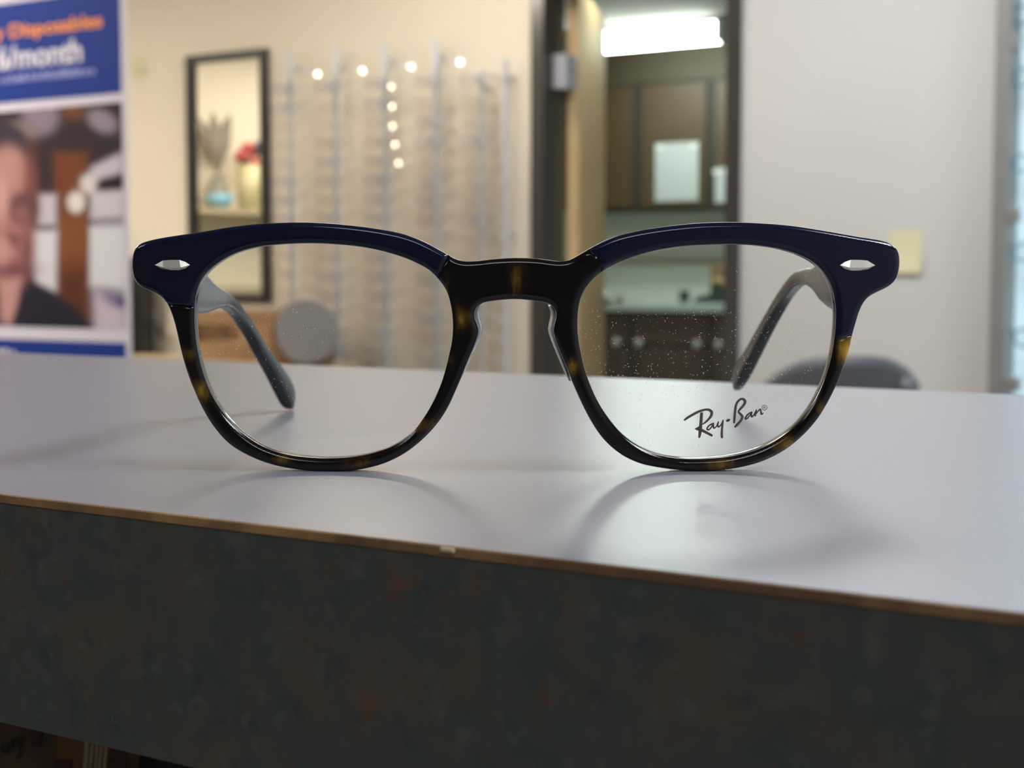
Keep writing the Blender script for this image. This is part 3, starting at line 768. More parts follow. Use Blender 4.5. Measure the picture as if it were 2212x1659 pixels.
faces = [(j*(NX+1)+i, j*(NX+1)+i+1, (j+1)*(NX+1)+i+1, (j+1)*(NX+1)+i) for j in range(NZ) for i in range(NX)]
pm = bpy.data.materials.new('banner_photo_print'); pm.use_nodes = True
b_ = pm.node_tree.nodes['Principled BSDF']; b_.inputs['Roughness'].default_value = 0.65; b_.inputs['Specular IOR Level'].default_value = 0.15
at = pm.node_tree.nodes.new('ShaderNodeAttribute'); at.attribute_name = 'print'; pm.node_tree.links.new(at.outputs['Color'], b_.inputs['Base Color'])
ph = mesh_obj('photo_print', verts, faces, pm, ban); tag(ph, 'printed portrait of a bearded person in glasses and dark jacket')
ca = ph.data.attributes.new('print', 'FLOAT_COLOR', 'POINT'); ca.data.foreach_set('color', cols)
def text(name, s, right, base, capz, m, bold=0.0, width=None):
    cu = bpy.data.curves.new(name, 'FONT'); cu.body = s; cu.size = 1.0; cu.align_x = 'RIGHT'; cu.extrude = 0; cu.offset = bold
    o = bpy.data.objects.new(name, cu); COL.objects.link(o)
    dg = bpy.context.evaluated_depsgraph_get(); me = bpy.data.meshes.new_from_object(o.evaluated_get(dg)); COL.objects.unlink(o); bpy.data.objects.remove(o)
    co = np.array([v.co[:] for v in me.vertices]); cap = 0.73
    sc = capz/cap; w = co[:,0].max()-co[:,0].min(); sx = sc if width is None else width/w
    for v in me.vertices: v.co = (right+(v.co.x-co[:,0].max())*sx, -0.0014, base+v.co.y*sc)
    me.materials.clear(); me.materials.append(m); me.name = name
    return link(bpy.data.objects.new(name, me), ban)
def span(pxa, pxb, y): return abs(bl(pxb, y)[0]-bl(pxa, y)[0])
text('lettering', 'Daily Disposables', bl(222, 60)[0], bl(222, 57)[2], bl(222,26)[2]-bl(222,57)[2], pr_or, 0.022, span(-70, 222, 60))
text('lettering', '6/month', bl(178, 128)[0], bl(178, 131)[2], bl(178,80)[2]-bl(178,131)[2], pr_white, 0.03, span(-6, 178, 120))
# a line of print too small to read
bm = bmesh.new(); r = random.Random(3)
x = bl(-120, 160)[0]; xe = bl(206, 160)[0]; zt, zb_ = bl(206,140)[2], bl(206,160)[2]
while x < xe-0.006:
    w = r.uniform(0.004, 0.0075); h = r.choice([0.55,0.6,0.9,0.65]); add_box(bm, x, x+w, -0.0014, -0.0008, zb_, zb_+(zt-zb_)*h); x += w+r.choice([0.004,0.004,0.0045,0.011])
bm_obj('fine_print', bm, mat('banner_pale_blue', lin(150, 160, 214), 0.5), ban)
bm = bmesh.new(); r = random.Random(5); x = bl(-60, 752)[0]
for k in range(7):
    w = 0.022+r.uniform(-.004,.006); add_lathe(bm, [(0,-0.0014),(w*0.55,-0.0014),(w*0.55,-0.0008),(0,-0.0008)], (x, 0, bl(60,765)[2]), 'y', 14); x += w*1.25
bm_obj('fine_print', bm, pr_white, ban)
alu = mat('silver_aluminium', (0.62, 0.62, 0.62), 0.35, metal=1.0)
box('top_rail', -BW/2-0.005, BW/2+0.005, -0.008, 0.012, ZT-0.005, ZT+0.03, alu, ban, bevel=0.003)
box('base_cassette', -BW/2-0.02, BW/2+0.02, -0.06, 0.06, 0.0, 0.10, alu, ban, bevel=0.012)
tube('support_pole', [(0, 0.03, 0.09), (0, 0.025, ZT)], 0.008, alu, ban)

# ------------------------------------------------------------------ wall mirror
ym = D0 - 0.03
m_l, m_r = onY(401, 300, ym)[0], onY(573, 300, ym)[0]; mz1 = onY(487, 112, ym)[2]; mz0 = onY(500, 650, ym)[2]
mir = empty('wall_mirror', ((m_l+m_r)/2, D0, mz0)); tag(mir, 'tall narrow wall mirror in a black frame left of the display rods', 'mirror')
black_wood = mat('black_wood', (0.014, 0.016, 0.014), 0.35)
w = (m_r-m_l)/2; H = mz1-mz0; fw = 0.032
box('frame_side', -w, -w+fw, -0.03, 0, 0, H, black_wood, mir, 0.003); box('frame_side', w-fw, w, -0.03, 0, 0, H, black_wood, mir, 0.003)
box('frame_top', -w+fw, w-fw, -0.03, 0, H-fw, H, black_wood, mir, 0.003); box('frame_bottom', -w+fw, w-fw, -0.03, 0, 0, fw, black_wood, mir, 0.003)
box('mirror_glass', -w+fw, w-fw, -0.010, -0.002, fw, H-fw, mat('silvered_glass', (0.90, 0.91, 0.88), 0.015, metal=1.0), mir)

# ------------------------------------------------------------------ shelf seen in the mirror
XS = XL + 0.30
def virt(px, py, X):                          # real place of a thing seen in the mirror at pixel, standing at x = X
    d = wray(px, py); lam = X/d[0]; p = CAM + d*lam; Ym = D0-0.01
    return np.array([p[0], 2*Ym-p[1], p[2]])
shelf = empty('display_cabinet', (XL, 1.65, 0)); tag(shelf, 'pale wooden display cabinet by the side wall, seen in the mirror', 'cabinet')
pale = mat('pale_maple', (0.42, 0.37, 0.25), 0.5, noise=(6, (0.36, 0.31, 0.20), 0.3, 0.7))
zs = virt(487, 452, XL+0.25)[2]
for zz, nm in ((zs, 'top_board'), (zs-0.50, 'shelf_board'), (zs-0.85, 'shelf_board'), (0.35, 'shelf_board')):
    box(nm, 0.0, 0.36, -0.9, 0.9, zz-0.035, zz, pale, shelf)
box('side_panel', 0.0, 0.36, -0.93, -0.9, 0, zs, pale, shelf); box('side_panel', 0.0, 0.36, 0.9, 0.93, 0, zs, pale, shelf)
box('back_panel', 0.0, 0.012, -0.9, 0.9, 0.0, zs-0.036, mat('cabinet_back', (0.78, 0.75, 0.60), 0.6), shelf)
p = virt(476, 435, XL+0.268)
bowl = lathe('ceramic_bowl', [(0,0),(0.04,0),(0.072,0.045),(0.088,0.09),(0.082,0.09),(0.066,0.05),(0.035,0.012),(0,0.012)], (p[0], p[1], zs+0.001), mat('sky_blue_glaze', (0.20, 0.46, 0.62), 0.25), n=28)
tag(bowl, 'sky blue ceramic bowl on the cabinet, seen in the mirror', 'bowl')
p = virt(500, 400, XL+0.24)
vase = empty('plume_vase', (XL+0.10, p[1]-0.02, zs)); tag(vase, 'grey vase of dried pampas plumes reflected in the mirror', 'vase')
lathe('vase_body', [(0,0),(0.05,0),(0.075,0.06),(0.07,0.14),(0.035,0.20),(0.045,0.23),(0.038,0.23),(0.028,0.20),(0,0.19)], (0,0,0), mat('grey_stoneware', (0.22, 0.21, 0.18), 0.5), vase)
plm = mat('dried_plume', (0.24, 0.21, 0.17), 0.9)
for k in range(7):
    a0 = -0.5+k*0.17; L = 0.42+0.06*math.sin(k*2.1); bm = bmesh.new(); pts = []
    for i in range(9):
        u = i/8; pts.append((0.03*math.sin(k*1.7)*u, (a0*0.55)*u*u*L*1.2, 0.17+L*u))
    add_tube(bm, pts, [0.003,0.003,0.010,0.026,0.044,0.050,0.042,0.024,0.003], 7)
    bm_obj('plume', bm, plm, vase, smooth=True)
p = virt(536, 330, XL+0.22)
fl = empty('red_flower_pot', (p[0], p[1], zs)); tag(fl, 'pale yellow pot with red flowers reflected in the mirror', 'potted plant')
lathe('pot', [(0,0),(0.07,0),(0.085,0.30),(0.078,0.30),(0.06,0.02),(0,0.02)], (0,0,0), mat('pale_yellow_glaze', (0.52, 0.48, 0.28), 0.4), fl)
zf = p[2]-zs
redm = mat('red_petals', (0.42, 0.07, 0.06), 0.7); drk = mat('dark_leaf', (0.03, 0.04, 0.05), 0.7)
for k, (dy, dz, c) in enumerate(((0.0,0.02,redm),(0.06,-0.03,redm),(-0.05,-0.06,redm),(-0.07,0.03,drk),(-0.04,-0.12,drk),(0.03,-0.10,drk))):
    tube('stem', [(0,0,0.04),(0,dy*0.4,zf*0.6),(0,dy,zf+dz)], 0.004, drk, fl, 6)
    bm = bmesh.new(); bmesh.ops.create_icosphere(bm, subdivisions=2, radius=0.045)
    for v in bm.verts: v.co = v.co*(1+0.25*math.sin(9*v.co.x/0.045+k)*math.cos(7*v.co.z/0.045)) + Vector((0, dy, zf+dz))
    bm_obj('flower' if c is redm else 'leaf_cluster', bm, c, fl, smooth=True)

# ------------------------------------------------------------------ desk by the back wall, with mirror, box and monitor
maple = mat('maple_laminate', (0.50, 0.40, 0.26), 0.45, noise=(4, (0.44, 0.34, 0.21), 0.3, 0.7))
ydf = D0 - 0.62
dz_ = onY(560, 788, D0-0.45)[2]
dx0 = onY(240, 770, D0-0.3)[0]; dx1 = onY(705, 788, D0-0.3)[0]
desk = empty('dispensing_desk', ((dx0+dx1)/2, D0-0.42, 0)); tag(desk, 'light wood desk along the back wall beneath the tall mirror', 'desk')
dw = (dx1-dx0)/2
box('desk_top', -dw, dw, -0.30, 0.30, dz_-0.03, dz_, maple, desk, 0.004)
for sx in (-1, 1): box('leg', sx*dw-(0.04 if sx>0 else 0), sx*dw+(0 if sx>0 else 0.04), -0.28, 0.28, 0.0, dz_-0.03, maple, desk)
box('modesty_panel', -dw+0.04, dw-0.04, 0.2, 0.22, 0.25, dz_-0.03, maple, desk)
# round vanity mirror with a thick wooden back
yv = D0 - 0.42
c0 = onY(664, 716, yv); rad = 0.5*abs((onY(729, 716, yv)-onY(600, 716, yv))@R_)
vm = empty('table_mirror', (c0[0], yv, dz_)); tag(vm, 'round grey tabletop mirror with a brown wooden back on the desk', 'mirror')
vm.rotation_euler = (0, 0, 0.40)
wood = mat('walnut', (0.17, 0.085, 0.04), 0.45, noise=(8, (0.23, 0.125, 0.06), 0.3, 0.7))
hz = c0[2]-dz_
lathe('mirror_face', [(0,-0.012),(rad*0.97,-0.012),(rad,-0.006),(rad,0.0),(0,0.0)], (0,0,hz), mat('grey_mirror', (0.40, 0.39, 0.38), 0.5, metal=0.5), vm, 'y', 48, False)
lathe('wooden_back', [(0,0.0),(rad,0.0),(rad,0.03),(rad*0.8,0.05),(0,0.05)], (-0.02,0.0005,hz-0.006), wood, vm, 'y', 48)
box('stand', -0.12, 0.06, 0.0, 0.13, 0.0, 0.03, wood, vm, 0.004); tube('stem', [(0,0.04,0.02),(0,0.03,hz)], 0.014, wood, vm)
# open wooden box behind it
yw = D0 - 0.22
bx0 = onY(448, 700, yw)[0]; bx1 = onY(668, 700, yw)[0]; bz1 = onY(560, 672, yw)[2]
wb = empty('wooden_tray_box', ((bx0+bx1)/2, yw, dz_)); tag(wb, 'tan wooden tray box with two compartments on the desk', 'box')
tan = mat('tan_wood', (0.30, 0.18, 0.085), 0.5, noise=(7, (0.25, 0.145, 0.065), 0.3, 0.7)); light_tan = mat('light_tan_wood', (0.55, 0.37, 0.19), 0.5)
hw = (bx1-bx0)/2; bh = bz1-dz_
box('base', -hw, hw, -0.1, 0.1, 0, 0.02, tan, wb); box('back', -hw, hw, 0.085, 0.1, 0.02, bh, tan, wb)
box('side', -hw, -hw+0.015, -0.1, 0.085, 0.02, bh, tan, wb); box('side', hw-0.015, hw, -0.1, 0.085, 0.02, bh, tan, wb)
box('front_board', -hw+0.015, hw-0.015, -0.1, -0.085, 0.02, bh*0.36, tan, wb)
box('front_board', -hw+0.015, hw-0.015, -0.1, -0.085, bh*0.74, bh, tan, wb); box('shelf', -hw+0.015, hw-0.015, -0.085, 0.085, bh*0.36-0.015, bh*0.36, light_tan, wb)
box('divider', -0.006, 0.006, -0.085, 0.085, bh*0.36, bh*0.74, light_tan, wb)
# monitor, mostly behind the banner
blackp = mat('black_plastic', (0.012, 0.016, 0.014), 0.4)
yk = D0 - 0.10
kx0 = onY(262, 650, yk)[0]; kx1 = onY(323, 650, yk)[0]; kz1 = onY(300, 555, yk)[2]; kz0 = onY(300, 790, yk)[2]
kw = (kx1-kx0)/2; kh = kz1-kz0
mon = empty('wall_monitor', ((kx0+kx1)/2, yk, kz0)); tag(mon, 'black wall-mounted monitor partly hidden by the banner', 'monitor')
box('housing', -kw*5.2, kw, -0.03, 0.03, 0, kh, blackp, mon, 0.006)
box('screen', -kw*5.2+0.02, kw-0.02, -0.032, -0.0295, 0.03, kh-0.03, mat('dark_screen', (0.006, 0.008, 0.008), 0.15), mon)
box('wall_mount', -kw*3, -kw*1.5, 0.03, 0.099, kh*0.35, kh*0.65, blackp, mon)
zc_ = onY(338, 698, yk)[2]-kz0
tube('cable', [(kw-0.006,0.0,zc_),(kw+0.03,0.0,zc_),(kw+0.042,0.01,zc_-0.012),(kw+0.045,0.02,zc_-0.06)], 0.010, blackp, mon)

# ------------------------------------------------------------------ display rods with frames
rod_m = mat('satin_rod', (0.60, 0.62, 0.65), 0.4)
led = emit_mat('display_led', (1.0, 0.88, 0.66), 1.8)
led_cool = emit_mat('display_led_cool', (0.93, 0.95, 1.0), 1.8)
glint_glow = emit_mat('lens_glint_glow', (1.0, 0.84, 0.62), 1.3)  # emission imitating glints on lenses
yrod = D0 - 0.05
frame_cols = [mat('pewter_wire', (0.34, 0.35, 0.39), 0.4), mat('taupe_acetate', (0.40, 0.32, 0.26), 0.4), mat('blue_grey_acetate', (0.27, 0.32, 0.38), 0.4), mat('clear_champagne_acetate', (0.58, 0.50, 0.40), 0.3)]
thin_lens = glass_mat('display_lens', (0.955, 0.955, 0.95), 0.03, 1.5, 1.0)
def mini_glasses(m):
    bm = bmesh.new()
    for s in (-1, 1):
        ring = [(s*0.034+0.026*math.cos(k*math.pi/9), 0.0, 0.020*math.sin(k*math.pi/9)) for k in range(18)]
        add_tube(bm, ring+ring[:1], 0.0027, 6, cap=False)
        add_tube(bm, [(s*0.060,0.0,0.010),(s*0.069,0.004,0.012),(s*0.068,0.05,0.011),(s*0.058,0.10 if False else 0.045,0.008)][:3], 0.0016, 6)
    add_tube(bm, [(-0.010,0,0.007),(0,-0.002,0.010),(0.010,0,0.007)], 0.0034, 6)
    nf = len(bm.faces)
    for s in (-1, 1):
        c = bm.verts.new((s*0.034, 0, 0)); rg = [bm.verts.new((s*0.034+0.0255*math.cos(k*math.pi/9), 0, 0.0195*math.sin(k*math.pi/9))) for k in range(18)]
        for k in range(18): bm.faces.new((c, rg[k], rg[(k+1)%18])).material_index = 1
    me = bpy.data.meshes.new('display_eyeglasses'); bm.to_mesh(me); bm.free()
    for p in me.polygons: p.use_smooth = True
    me.materials.append(m); me.materials.append(thin_lens)
    return me
minis = [mini_glasses(m) for m in frame_cols]
RODS = [(630,108,196,14),(727,103,190,15),(833,93,184,15),(943,84,180,15),(1040,150,176,15),(1092,128,172,15)]
ordn = ['first', 'second', 'third', 'fourth', 'fifth', 'sixth']
rr = random.Random(11)
for i, (px, y0, yr, nrow) in enumerate(RODS):
    X = onY(px, 400, yrod)[0]; zt = onY(px, y0, yrod)[2]
    rod = empty('display_rod', (X, yrod, 0.25)); tag(rod, f'{ordn[i]} slim vertical eyewear display rod from the tall mirror', 'display rod', 'eyewear display rods')
    rw = 0.007 if i in (0, 4, 5) else 0.0115
    box('upright', -rw, rw, -0.012, 0.012, 0, zt-0.25, rod_m, rod, 0.003)
    for zz in (0.1, 1.0, zt-0.25-0.06): tube('wall_bracket', [(0,0.011,zz),(0,0.05,zz)], 0.008, rod_m, rod, 8)
    if i < 4:
        lp = [(686,160),(783,153),(888,144),(994,134)][i]; q = onY(*lp, yrod-0.07)
        dx, dz = q[0]-X, q[2]-0.25
        tube('lamp_arm', [(0,-0.010,dz-0.01),(dx*0.5,-0.055,dz+0.012),(dx,-0.06,dz+0.004)], 0.004, rod_m, rod, 8)
        bm = bmesh.new(); bmesh.ops.create_uvsphere(bm, u_segments=12, v_segments=8, radius=0.0068); bmesh.ops.translate(bm, verts=bm.verts, vec=(dx,-0.07,dz))
        bm_obj('lamp_bulb', bm, led_cool if i == 3 else led, rod, smooth=True)
    if i == 2:  # glowing beads on added arms stand in for lens glints
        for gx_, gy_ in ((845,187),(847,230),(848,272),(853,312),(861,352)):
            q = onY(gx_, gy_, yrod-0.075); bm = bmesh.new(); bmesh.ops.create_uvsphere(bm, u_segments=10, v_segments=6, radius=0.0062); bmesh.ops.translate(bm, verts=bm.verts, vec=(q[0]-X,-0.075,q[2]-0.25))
            bm_obj('glint_bead', bm, glint_glow, rod, smooth=True)
            tube('glint_arm', [(0,-0.010,q[2]-0.25-0.034),(q[0]-X,-0.066,q[2]-0.25-0.034),(q[0]-X,-0.074,q[2]-0.25-0.006)], 0.003, rod_m, rod, 6)
    zr = onY(px, yr, yrod)[2]
    for k in range(nrow):
        z = zr - k*0.0705
        tube('peg', [(0,-0.011,z-0.25+0.002),(0,-0.036,z-0.25+0.002)], 0.0045, rod_m, rod, 6)
        if i >= 5: continue
        c = rr.choice([0,0,1,2,3]) if i < 4 else rr.choice([3,0])
        o = bpy.data.objects.new('display_eyeglasses', minis[c]); COL.objects.link(o); o.location = (X, yrod-0.040, z); o.rotation_euler = (0, 0, rr.uniform(-0.06, 0.06))
        cn = ['pewter wire', 'taupe', 'blue-grey', 'champagne'][c]
        rown = ['top row', 'second row', 'third row', 'fourth row', 'fifth row', 'sixth row', 'seventh row', 'eighth row', 'ninth row', 'tenth row', 'eleventh row', 'twelfth row', 'thirteenth row', 'fourteenth row', 'bottom row'][k]
        tag(o, f'{cn} eyeglasses in the {rown} of the {ordn[i]} display rod from the mirror', 'eyeglasses', 'frames on the wall display rods')

# ------------------------------------------------------------------ sticky notes
note = mat('yellow_paper', lin(208, 204, 166), 0.8)
for (x0, y0, x1, y1, lab) in ((1922,498,1992,590,'small yellow sticky note on the wall right of the doorway by the lit display'),(287,122,314,164,'faint yellow sticky note on the cream wall by the banner')):
    a, b = onY(x0, (y0+y1)/2, D0)[0], onY(x1, (y0+y1)/2, D0)[0]; c, d = onY((x0+x1)/2, y1, D0)[2], onY((x0+x1)/2, y0, D0)[2]
    v = []; f = []
    for k in range(6):
        u = k/5; yy = -0.001-0.010*(1-u)**2
        for xx in (a, b): v.append((xx, D0+yy, c+(d-c)*u)); v.append((xx, D0+yy-0.0006, c+(d-c)*u))
    for k in range(5):
        p0, p1 = 4*k, 4*(k+1); f += [(p0+1, p0+3, p1+3, p1+1), (p0, p1, p1+2, p0+2), (p0, p0+1, p1+1, p1), (p0+2, p1+2, p1+3, p0+3)]
    f += [(0, 2, 3, 1), (20, 21, 23, 22)]
    tag(mesh_obj('sticky_note', v, f, note), lab, 'note')

# ------------------------------------------------------------------ lit display case on the right
ylb = D0 - 0.14
lx0 = onY(2143, 400, ylb)[0]; lx1 = onY(2176, 400, ylb)[0]
case = empty('lit_display_case', ((lx0+0.5), D0-0.07, 0)); tag(case, 'grey framed eyewear display with a pale blue lit back panel', 'display case')
grey_al = mat('grey_aluminium', (0.26, 0.25, 0.235), 0.45, metal=0.3)
ox = case.location.x
box('stile', lx0-ox, lx1-ox, -0.07, 0.07, 0, 2.5, grey_al, case, 0.003); box('stile', 0.46, 0.5, -0.07, 0.07, 0, 2.5, grey_al, case, 0.003)
box('rail', lx1-ox, 0.46, -0.07, 0.07, 2.46, 2.5, grey_al, case); box('rail', lx1-ox, 0.46, -0.07, 0.07, 0.0, 0.08, grey_al, case)
box('lit_panel', lx1-ox, 0.46, 0.045, 0.06, 0.08, 2.46, mat('lit_acrylic', lin(176, 200, 210), 0.3, emit=(lin(190, 218, 230), 0.16)), case)
blue_ac = mat('blue_clear_acetate', (0.10, 0.30, 0.42), 0.2); teal_ac = mat('teal_dark_acetate', (0.02, 0.10, 0.13), 0.3)
mb, mt_ = mini_glasses(blue_ac), mini_glasses(teal_ac)
for k, y in enumerate((92, 465, 832)):
    z = onY(2185, y, ylb)[2]; box('bracket', lx1-ox, onY(2196, y, ylb)[0]-ox, -0.068, -0.02, z-0.02, z+0.02, grey_al, case, 0.003)
lab = ['topmost dark teal', 'second from top, clear blue', 'third from top, clear blue', 'fourth from top, clear blue', 'lowest, dark teal']
for k, (y, me_) in enumerate(((30, mt_), (165, mb), (352, mb), (545, mb), (730, mt_))):
    q = onY(2236, y, D0-0.095); o = bpy.data.objects.new('display_eyeglasses', me_); COL.objects.link(o); o.location = q; o.scale = (1,1,1.3)
    tag(o, f'eyeglasses in the lit display, {lab[k]}', 'eyeglasses', 'frames in the lit display')
    zz = q[2]; tube('peg', [(q[0]-ox, 0.046, zz), (q[0]-ox, -0.014, zz)], 0.004, steel, case, 6)

# ------------------------------------------------------------------ grey chair by the wall right of the doorway
yc = None
d = wray(1815, 765); lam = 4.25; q = CAM + d*lam
ch = empty('waiting_chair', (q[0], q[1], 0), YAW + 0.15); tag(ch, 'dark grey rounded-back chair behind the counter by the wall right of the doorway', 'chair')
chm = mat('charcoal_shell', (0.11, 0.113, 0.12), 0.42); chr_leg = mat('chair_chrome', (0.6, 0.6, 0.6), 0.2, metal=1.0)
hb = q[2]
bm = bmesh.new(); NXc, NZc = 20, 12; grid = {}
for side, off in ((0, 0.0), (1, 0.022)):
    for j in range(NZc+1):
        v = j/NZc; z = 0.50+(hb-0.50)*v
        half = 0.225*(1-0.10*(1-v)) 
        for i in range(NXc+1):
            u = -1+2*i/NXc; zz = 0.50+(hb-0.50)*v*(1-0.22*abs(u)**3.2); x = u*half; grid[side,j,i] = bm.verts.new((x, -0.04-0.05*v+0.07*u*u+off, zz))
for j in range(NZc):
    for i in range(NXc):
        bm.faces.new((grid[0,j,i],grid[0,j,i+1],grid[0,j+1,i+1],grid[0,j+1,i])); bm.faces.new((grid[1,j,i],grid[1,j+1,i],grid[1,j+1,i+1],grid[1,j,i+1]))
for i in range(NXc):
    bm.faces.new((grid[0,NZc,i],grid[0,NZc,i+1],grid[1,NZc,i+1],grid[1,NZc,i])); bm.faces.new((grid[0,0,i],grid[1,0,i],grid[1,0,i+1],grid[0,0,i+1]))
for j in range(NZc):
    bm.faces.new((grid[0,j,0],grid[0,j+1,0],grid[1,j+1,0],grid[1,j,0])); bm.faces.new((grid[0,j,NXc],grid[1,j,NXc],grid[1,j+1,NXc],grid[0,j+1,NXc]))
bm_obj('backrest', bm, chm, ch, smooth=True)
box('seat', -0.22, 0.22, -0.42, -0.01, 0.43, 0.465, chm, ch, 0.015, 3)
for sx in (-1, 1):
    for yy in (-0.38, -0.05): tube('leg', [(sx*0.19, yy, 0.435), (sx*0.22, yy+(0.05 if yy > -0.2 else -0.03), 0.0)], 0.011, chr_leg, ch, 10)
    tube('back_post', [(sx*0.17, -0.02, 0.44), (sx*0.18, 0.005, 0.60)], 0.010, chr_leg, ch, 10)
lathe('hand_hole', [(0,0),(0.022,0),(0.022,0.004),(0,0.004)], (0.172, -0.062, hb-0.085), mat('grey_rivet', (0.2,0.2,0.21), 0.4), ch, 'y', 20)

# ------------------------------------------------------------------ rear room: cabinets, worktop, tube light
brown = mat('brown_laminate', (0.078, 0.048, 0.023), 0.5, noise=(3, (0.066, 0.040, 0.019), 0.3, 0.7))
brown_d = mat('cabinet_carcass', (0.030, 0.024, 0.018), 0.6); knob_m = mat('porcelain_knob', (0.62, 0.60, 0.56), 0.3)
ux = [onY(p_, 300, YC)[0] for p_ in (1216, 1375, 1536, 1700)]
uz0, uz1 = onY(1420, 452, YC)[2], onY(1420, 178, YC)[2]; cz = onY(1440, 655, YC-0.27)[2]
for k in range(3):
    a, b = ux[k], ux[k+1]; dsc = ['left', 'middle', 'right'][k]
    t = empty('wall_cabinet', ((a+b)/2, YC, uz0)); tag(t, f'{dsc} brown wall cabinet in the room beyond the doorway', 'cabinet', 'brown wall cabinets')
    w = (b-a)/2; h = uz1-uz0
    box('body', -w, w, 0.02, YF-YC-0.005, 0, h, brown_d, t); box('door', -w+0.030, w-0.030, 0.0, 0.02, 0.012, h-0.012, brown, t, 0.003)
struct('trim_2', box('trim_2', ux[0]-0.6, ux[3], YC+0.01, YF-0.002, uz1+0.002, ZC2-0.002, mat('soffit_brown', (0.060, 0.045, 0.024), 0.6)))
lxs = [onY(p_, 740, YC-0.25)[0] for p_ in (1190, 1362, 1533, 1700)]
for k in range(3):
    a, b = lxs[k], lxs[k+1]; dsc = ['left', 'middle', 'right'][k]
    t = empty('base_cabinet', ((a+b)/2, YC-0.25, 0)); tag(t, f'{dsc} brown base cabinet under the green worktop beyond the doorway', 'cabinet', 'brown base cabinets')
    w = (b-a)/2; h = cz-0.045
    box('body', -w, w, 0.02, 0.59, 0.0, h, brown_d, t)
    brown_l = mat('brown_laminate_base', (0.105, 0.064, 0.042), 0.5, noise=(3, (0.09, 0.055, 0.036), 0.3, 0.7))
    dr = box('drawer', -w+0.012, w-0.012, 0.0, 0.02, h-0.17, h-0.012, brown_l, t, 0.003)
    dd = box('door', -w+0.012, w-0.012, 0.0, 0.02, 0.10, h-0.19, brown_l, t, 0.003)
    kz = onY(1430, 742, YC-0.25)[2]
    for kx in ([0.75*w, -0.72*w] if k == 1 else [0.72*w] if k == 0 else [-0.7*w]):
        lathe('knob', [(0,-0.045),(0.016,-0.043),(0.022,-0.034),(0.018,-0.022),(0.010,-0.014),(0.010,0.0),(0,0.0)], (kx, 0, kz), knob_m, dd, 'y', 16)
wt = box('worktop', lxs[0]-0.3, lxs[3]+0.02, YC-0.28, YF-0.004, cz-0.043, cz, mat('teal_laminate', (0.56, 0.64, 0.61), 0.28), bevel=0.004)
tag(wt, 'pale green worktop in the room beyond the doorway', 'worktop')
# clutter on that worktop
def onwt(px, py): return onZ(px, py, cz)
p = onwt(1535, 640); p[1] = min(max(p[1], YC-0.15), YC+0.1)
tp = empty('tape_dispenser', (onY(1545, 640, YC-0.05)[0], YC-0.05, cz)); tag(tp, 'dark green tape dispenser on the worktop beyond the doorway', 'tape dispenser')
dg = mat('dark_green_plastic', (0.015, 0.035, 0.032), 0.35)
bm = bmesh.new(); pr = [(-0.11,0),(0.07,0),(0.07,0.05),(0.04,0.10),(0.0,0.10),(-0.02,0.045),(-0.10,0.03)]
for yy in (-0.03, 0.03): [bm.verts.new((x, yy, z)) for x, z in pr]
bm.verts.ensure_lookup_table(); n = len(pr)
bm.faces.new([bm.verts[i] for i in range(n)]); bm.faces.new([bm.verts[n+i] for i in range(n)][::-1])
for i in range(n): bm.faces.new((bm.verts[i], bm.verts[n+i], bm.verts[n+(i+1)%n], bm.verts[(i+1)%n]))
bm_obj('body', bm, dg, tp); lathe('tape_roll', [(0.012,-0.012),(0.035,-0.012),(0.035,0.012),(0.012,0.012),(0.012,-0.012)], (0.02,-0.0001,0.10), mat('tape_amber', (0.40, 0.28, 0.10), 0.3), tp, 'y')
jr = empty('small_jar', (onY(1478, 640, YC-0.05)[0], YC-0.05, cz)); tag(jr, 'small dark green jar on the worktop beyond the doorway', 'jar')
lathe('jar_body', [(0,0),(0.028,0),(0.03,0.03),(0.026,0.05),(0,0.05)], (0,0,0), dg, jr); lathe('lid', [(0,0.05),(0.027,0.05),(0.027,0.065),(0,0.065)], (0,0,0), blackp, jr)
bx = empty('brown_carton', (onY(1566, 600, YC+0.05)[0], YC+0.08, cz)); tag(bx, 'small brown carton at the end of the worktop', 'box')
box('body', -0.07, 0.07, -0.06, 0.06, 0, 0.20, mat('carton', (0.24, 0.15, 0.07), 0.7), bx, 0.002); box('flap', -0.07, 0.07, -0.064, -0.060, 0.17, 0.205, mat('carton_flap', (0.28, 0.18, 0.09), 0.7), bx)
# shelf strip along the backsplash
zr = onY(1440, 566, YF-0.06)[2]
sr = box('splash_rail', ux[0]-0.2, lxs[3], YF-0.05, YF-0.004, zr-0.012, zr+0.012, mat('beige_rail', (0.42, 0.34, 0.24), 0.5), bevel=0.003); tag(sr, 'thin beige rail along the wall above the green worktop', 'rail')
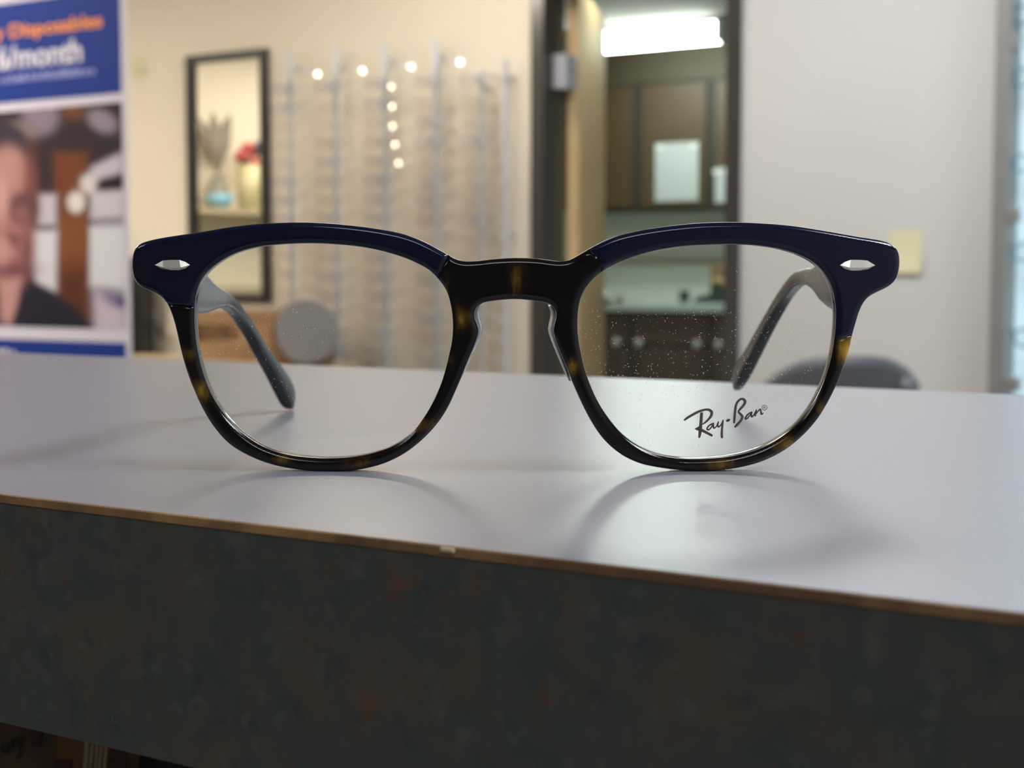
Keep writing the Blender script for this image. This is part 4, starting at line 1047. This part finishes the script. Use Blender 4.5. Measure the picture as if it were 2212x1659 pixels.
# papers on the cabinet doors
for (x0, y0, x1, y1, lab) in ((1415,308,1508,434,'white sheet of paper taped to a brown wall cabinet'),(1545,362,1572,438,'small white card on the right brown wall cabinet')):
    a, b = onY(x0, (y0+y1)/2, YC-0.002)[0], onY(x1, (y0+y1)/2, YC-0.002)[0]; c, d_ = onY((x0+x1)/2, y1, YC)[2], onY((x0+x1)/2, y0, YC)[2]
    sh = empty('paper_sheet', ((a+b)/2, YC, c)); tag(sh, lab, 'paper')
    box('sheet', -(b-a)/2, (b-a)/2, -0.0016, -0.0004, 0, d_-c, mat('white_paper', (0.42, 0.45, 0.445), 0.8), sh)
    for sx in (-1, 1): box('tape', sx*(b-a)*0.4-0.02, sx*(b-a)*0.4+0.02, -0.002, -0.0016, d_-c-0.03, d_-c-0.01, mat('clear_tape', (0.7, 0.72, 0.68), 0.4), sh)
# fluorescent fitting on the rear ceiling
tube_m = emit_mat('fluorescent_lens', (0.86, 1.0, 0.90), LAMP_TUBE)
dd_ = wray(1412, 78); zfix = ZC2-0.05; lam = (zfix-CAMZ)/dd_[2]; fc = CAM+dd_*lam
fx0 = onY(1258, 75, fc[1])[0]; fx1 = onY(1572, 75, fc[1])[0]
print('fixture', fc, fx0, fx1)
fx = empty('fluorescent_light', ((fx0+fx1)/2, fc[1], ZC2)); tag(fx, 'long glowing fluorescent ceiling fitting beyond the doorway', 'ceiling light')
hl = (fx1-fx0)/2
box('housing', -hl, hl, -0.10, 0.10, -0.025, 0, white_metal, fx)
bm = bmesh.new(); prev = None
for x in (-hl+0.02, hl-0.02):
    ring = [bm.verts.new((x, 0.095*math.cos(t), -0.025-0.085*math.sin(t))) for t in np.linspace(0, math.pi, 9)]
    bm.faces.new(ring if x < 0 else ring[::-1])
    if prev:
        for i in range(8): bm.faces.new((prev[i], prev[i+1], ring[i+1], ring[i]))
    prev = ring
bm_obj('diffuser', bm, tube_m, fx, smooth=False)
for sx in (-1, 1): box('end_cap', sx*hl-(0.02 if sx > 0 else 0), sx*hl+(0 if sx > 0 else 0.02), -0.10, 0.10, -0.115, -0.025, white_metal, fx)
fx_fill = copy_tree(fx)  # unseen second fitting added to light the cabinet fronts
for c_ in fx_fill.children:
    if c_.name.startswith('diffuser'): c_.data = c_.data.copy(); c_.data.materials[0] = emit_mat('fill_fluorescent', (0.88, 1.0, 0.91), 3.4)
fx_fill.location = ((fx0+fx1)/2+0.45, YB+0.40, ZC2); tag(fx_fill, 'added fluorescent fill fitting hidden behind the door head', 'ceiling light')
# a grey chime box on the door lining
zc1 = onY(1220, 155, D0+0.07)[2]
cb = box('door_chime', xol+0.001, xol+0.055, D0+0.05, D0+0.13, zc1-0.06, zc1+0.06, mat('grey_plastic', (0.40, 0.40, 0.44), 0.5), bevel=0.004); tag(cb, 'small grey door chime box on the dark door lining', 'door chime')
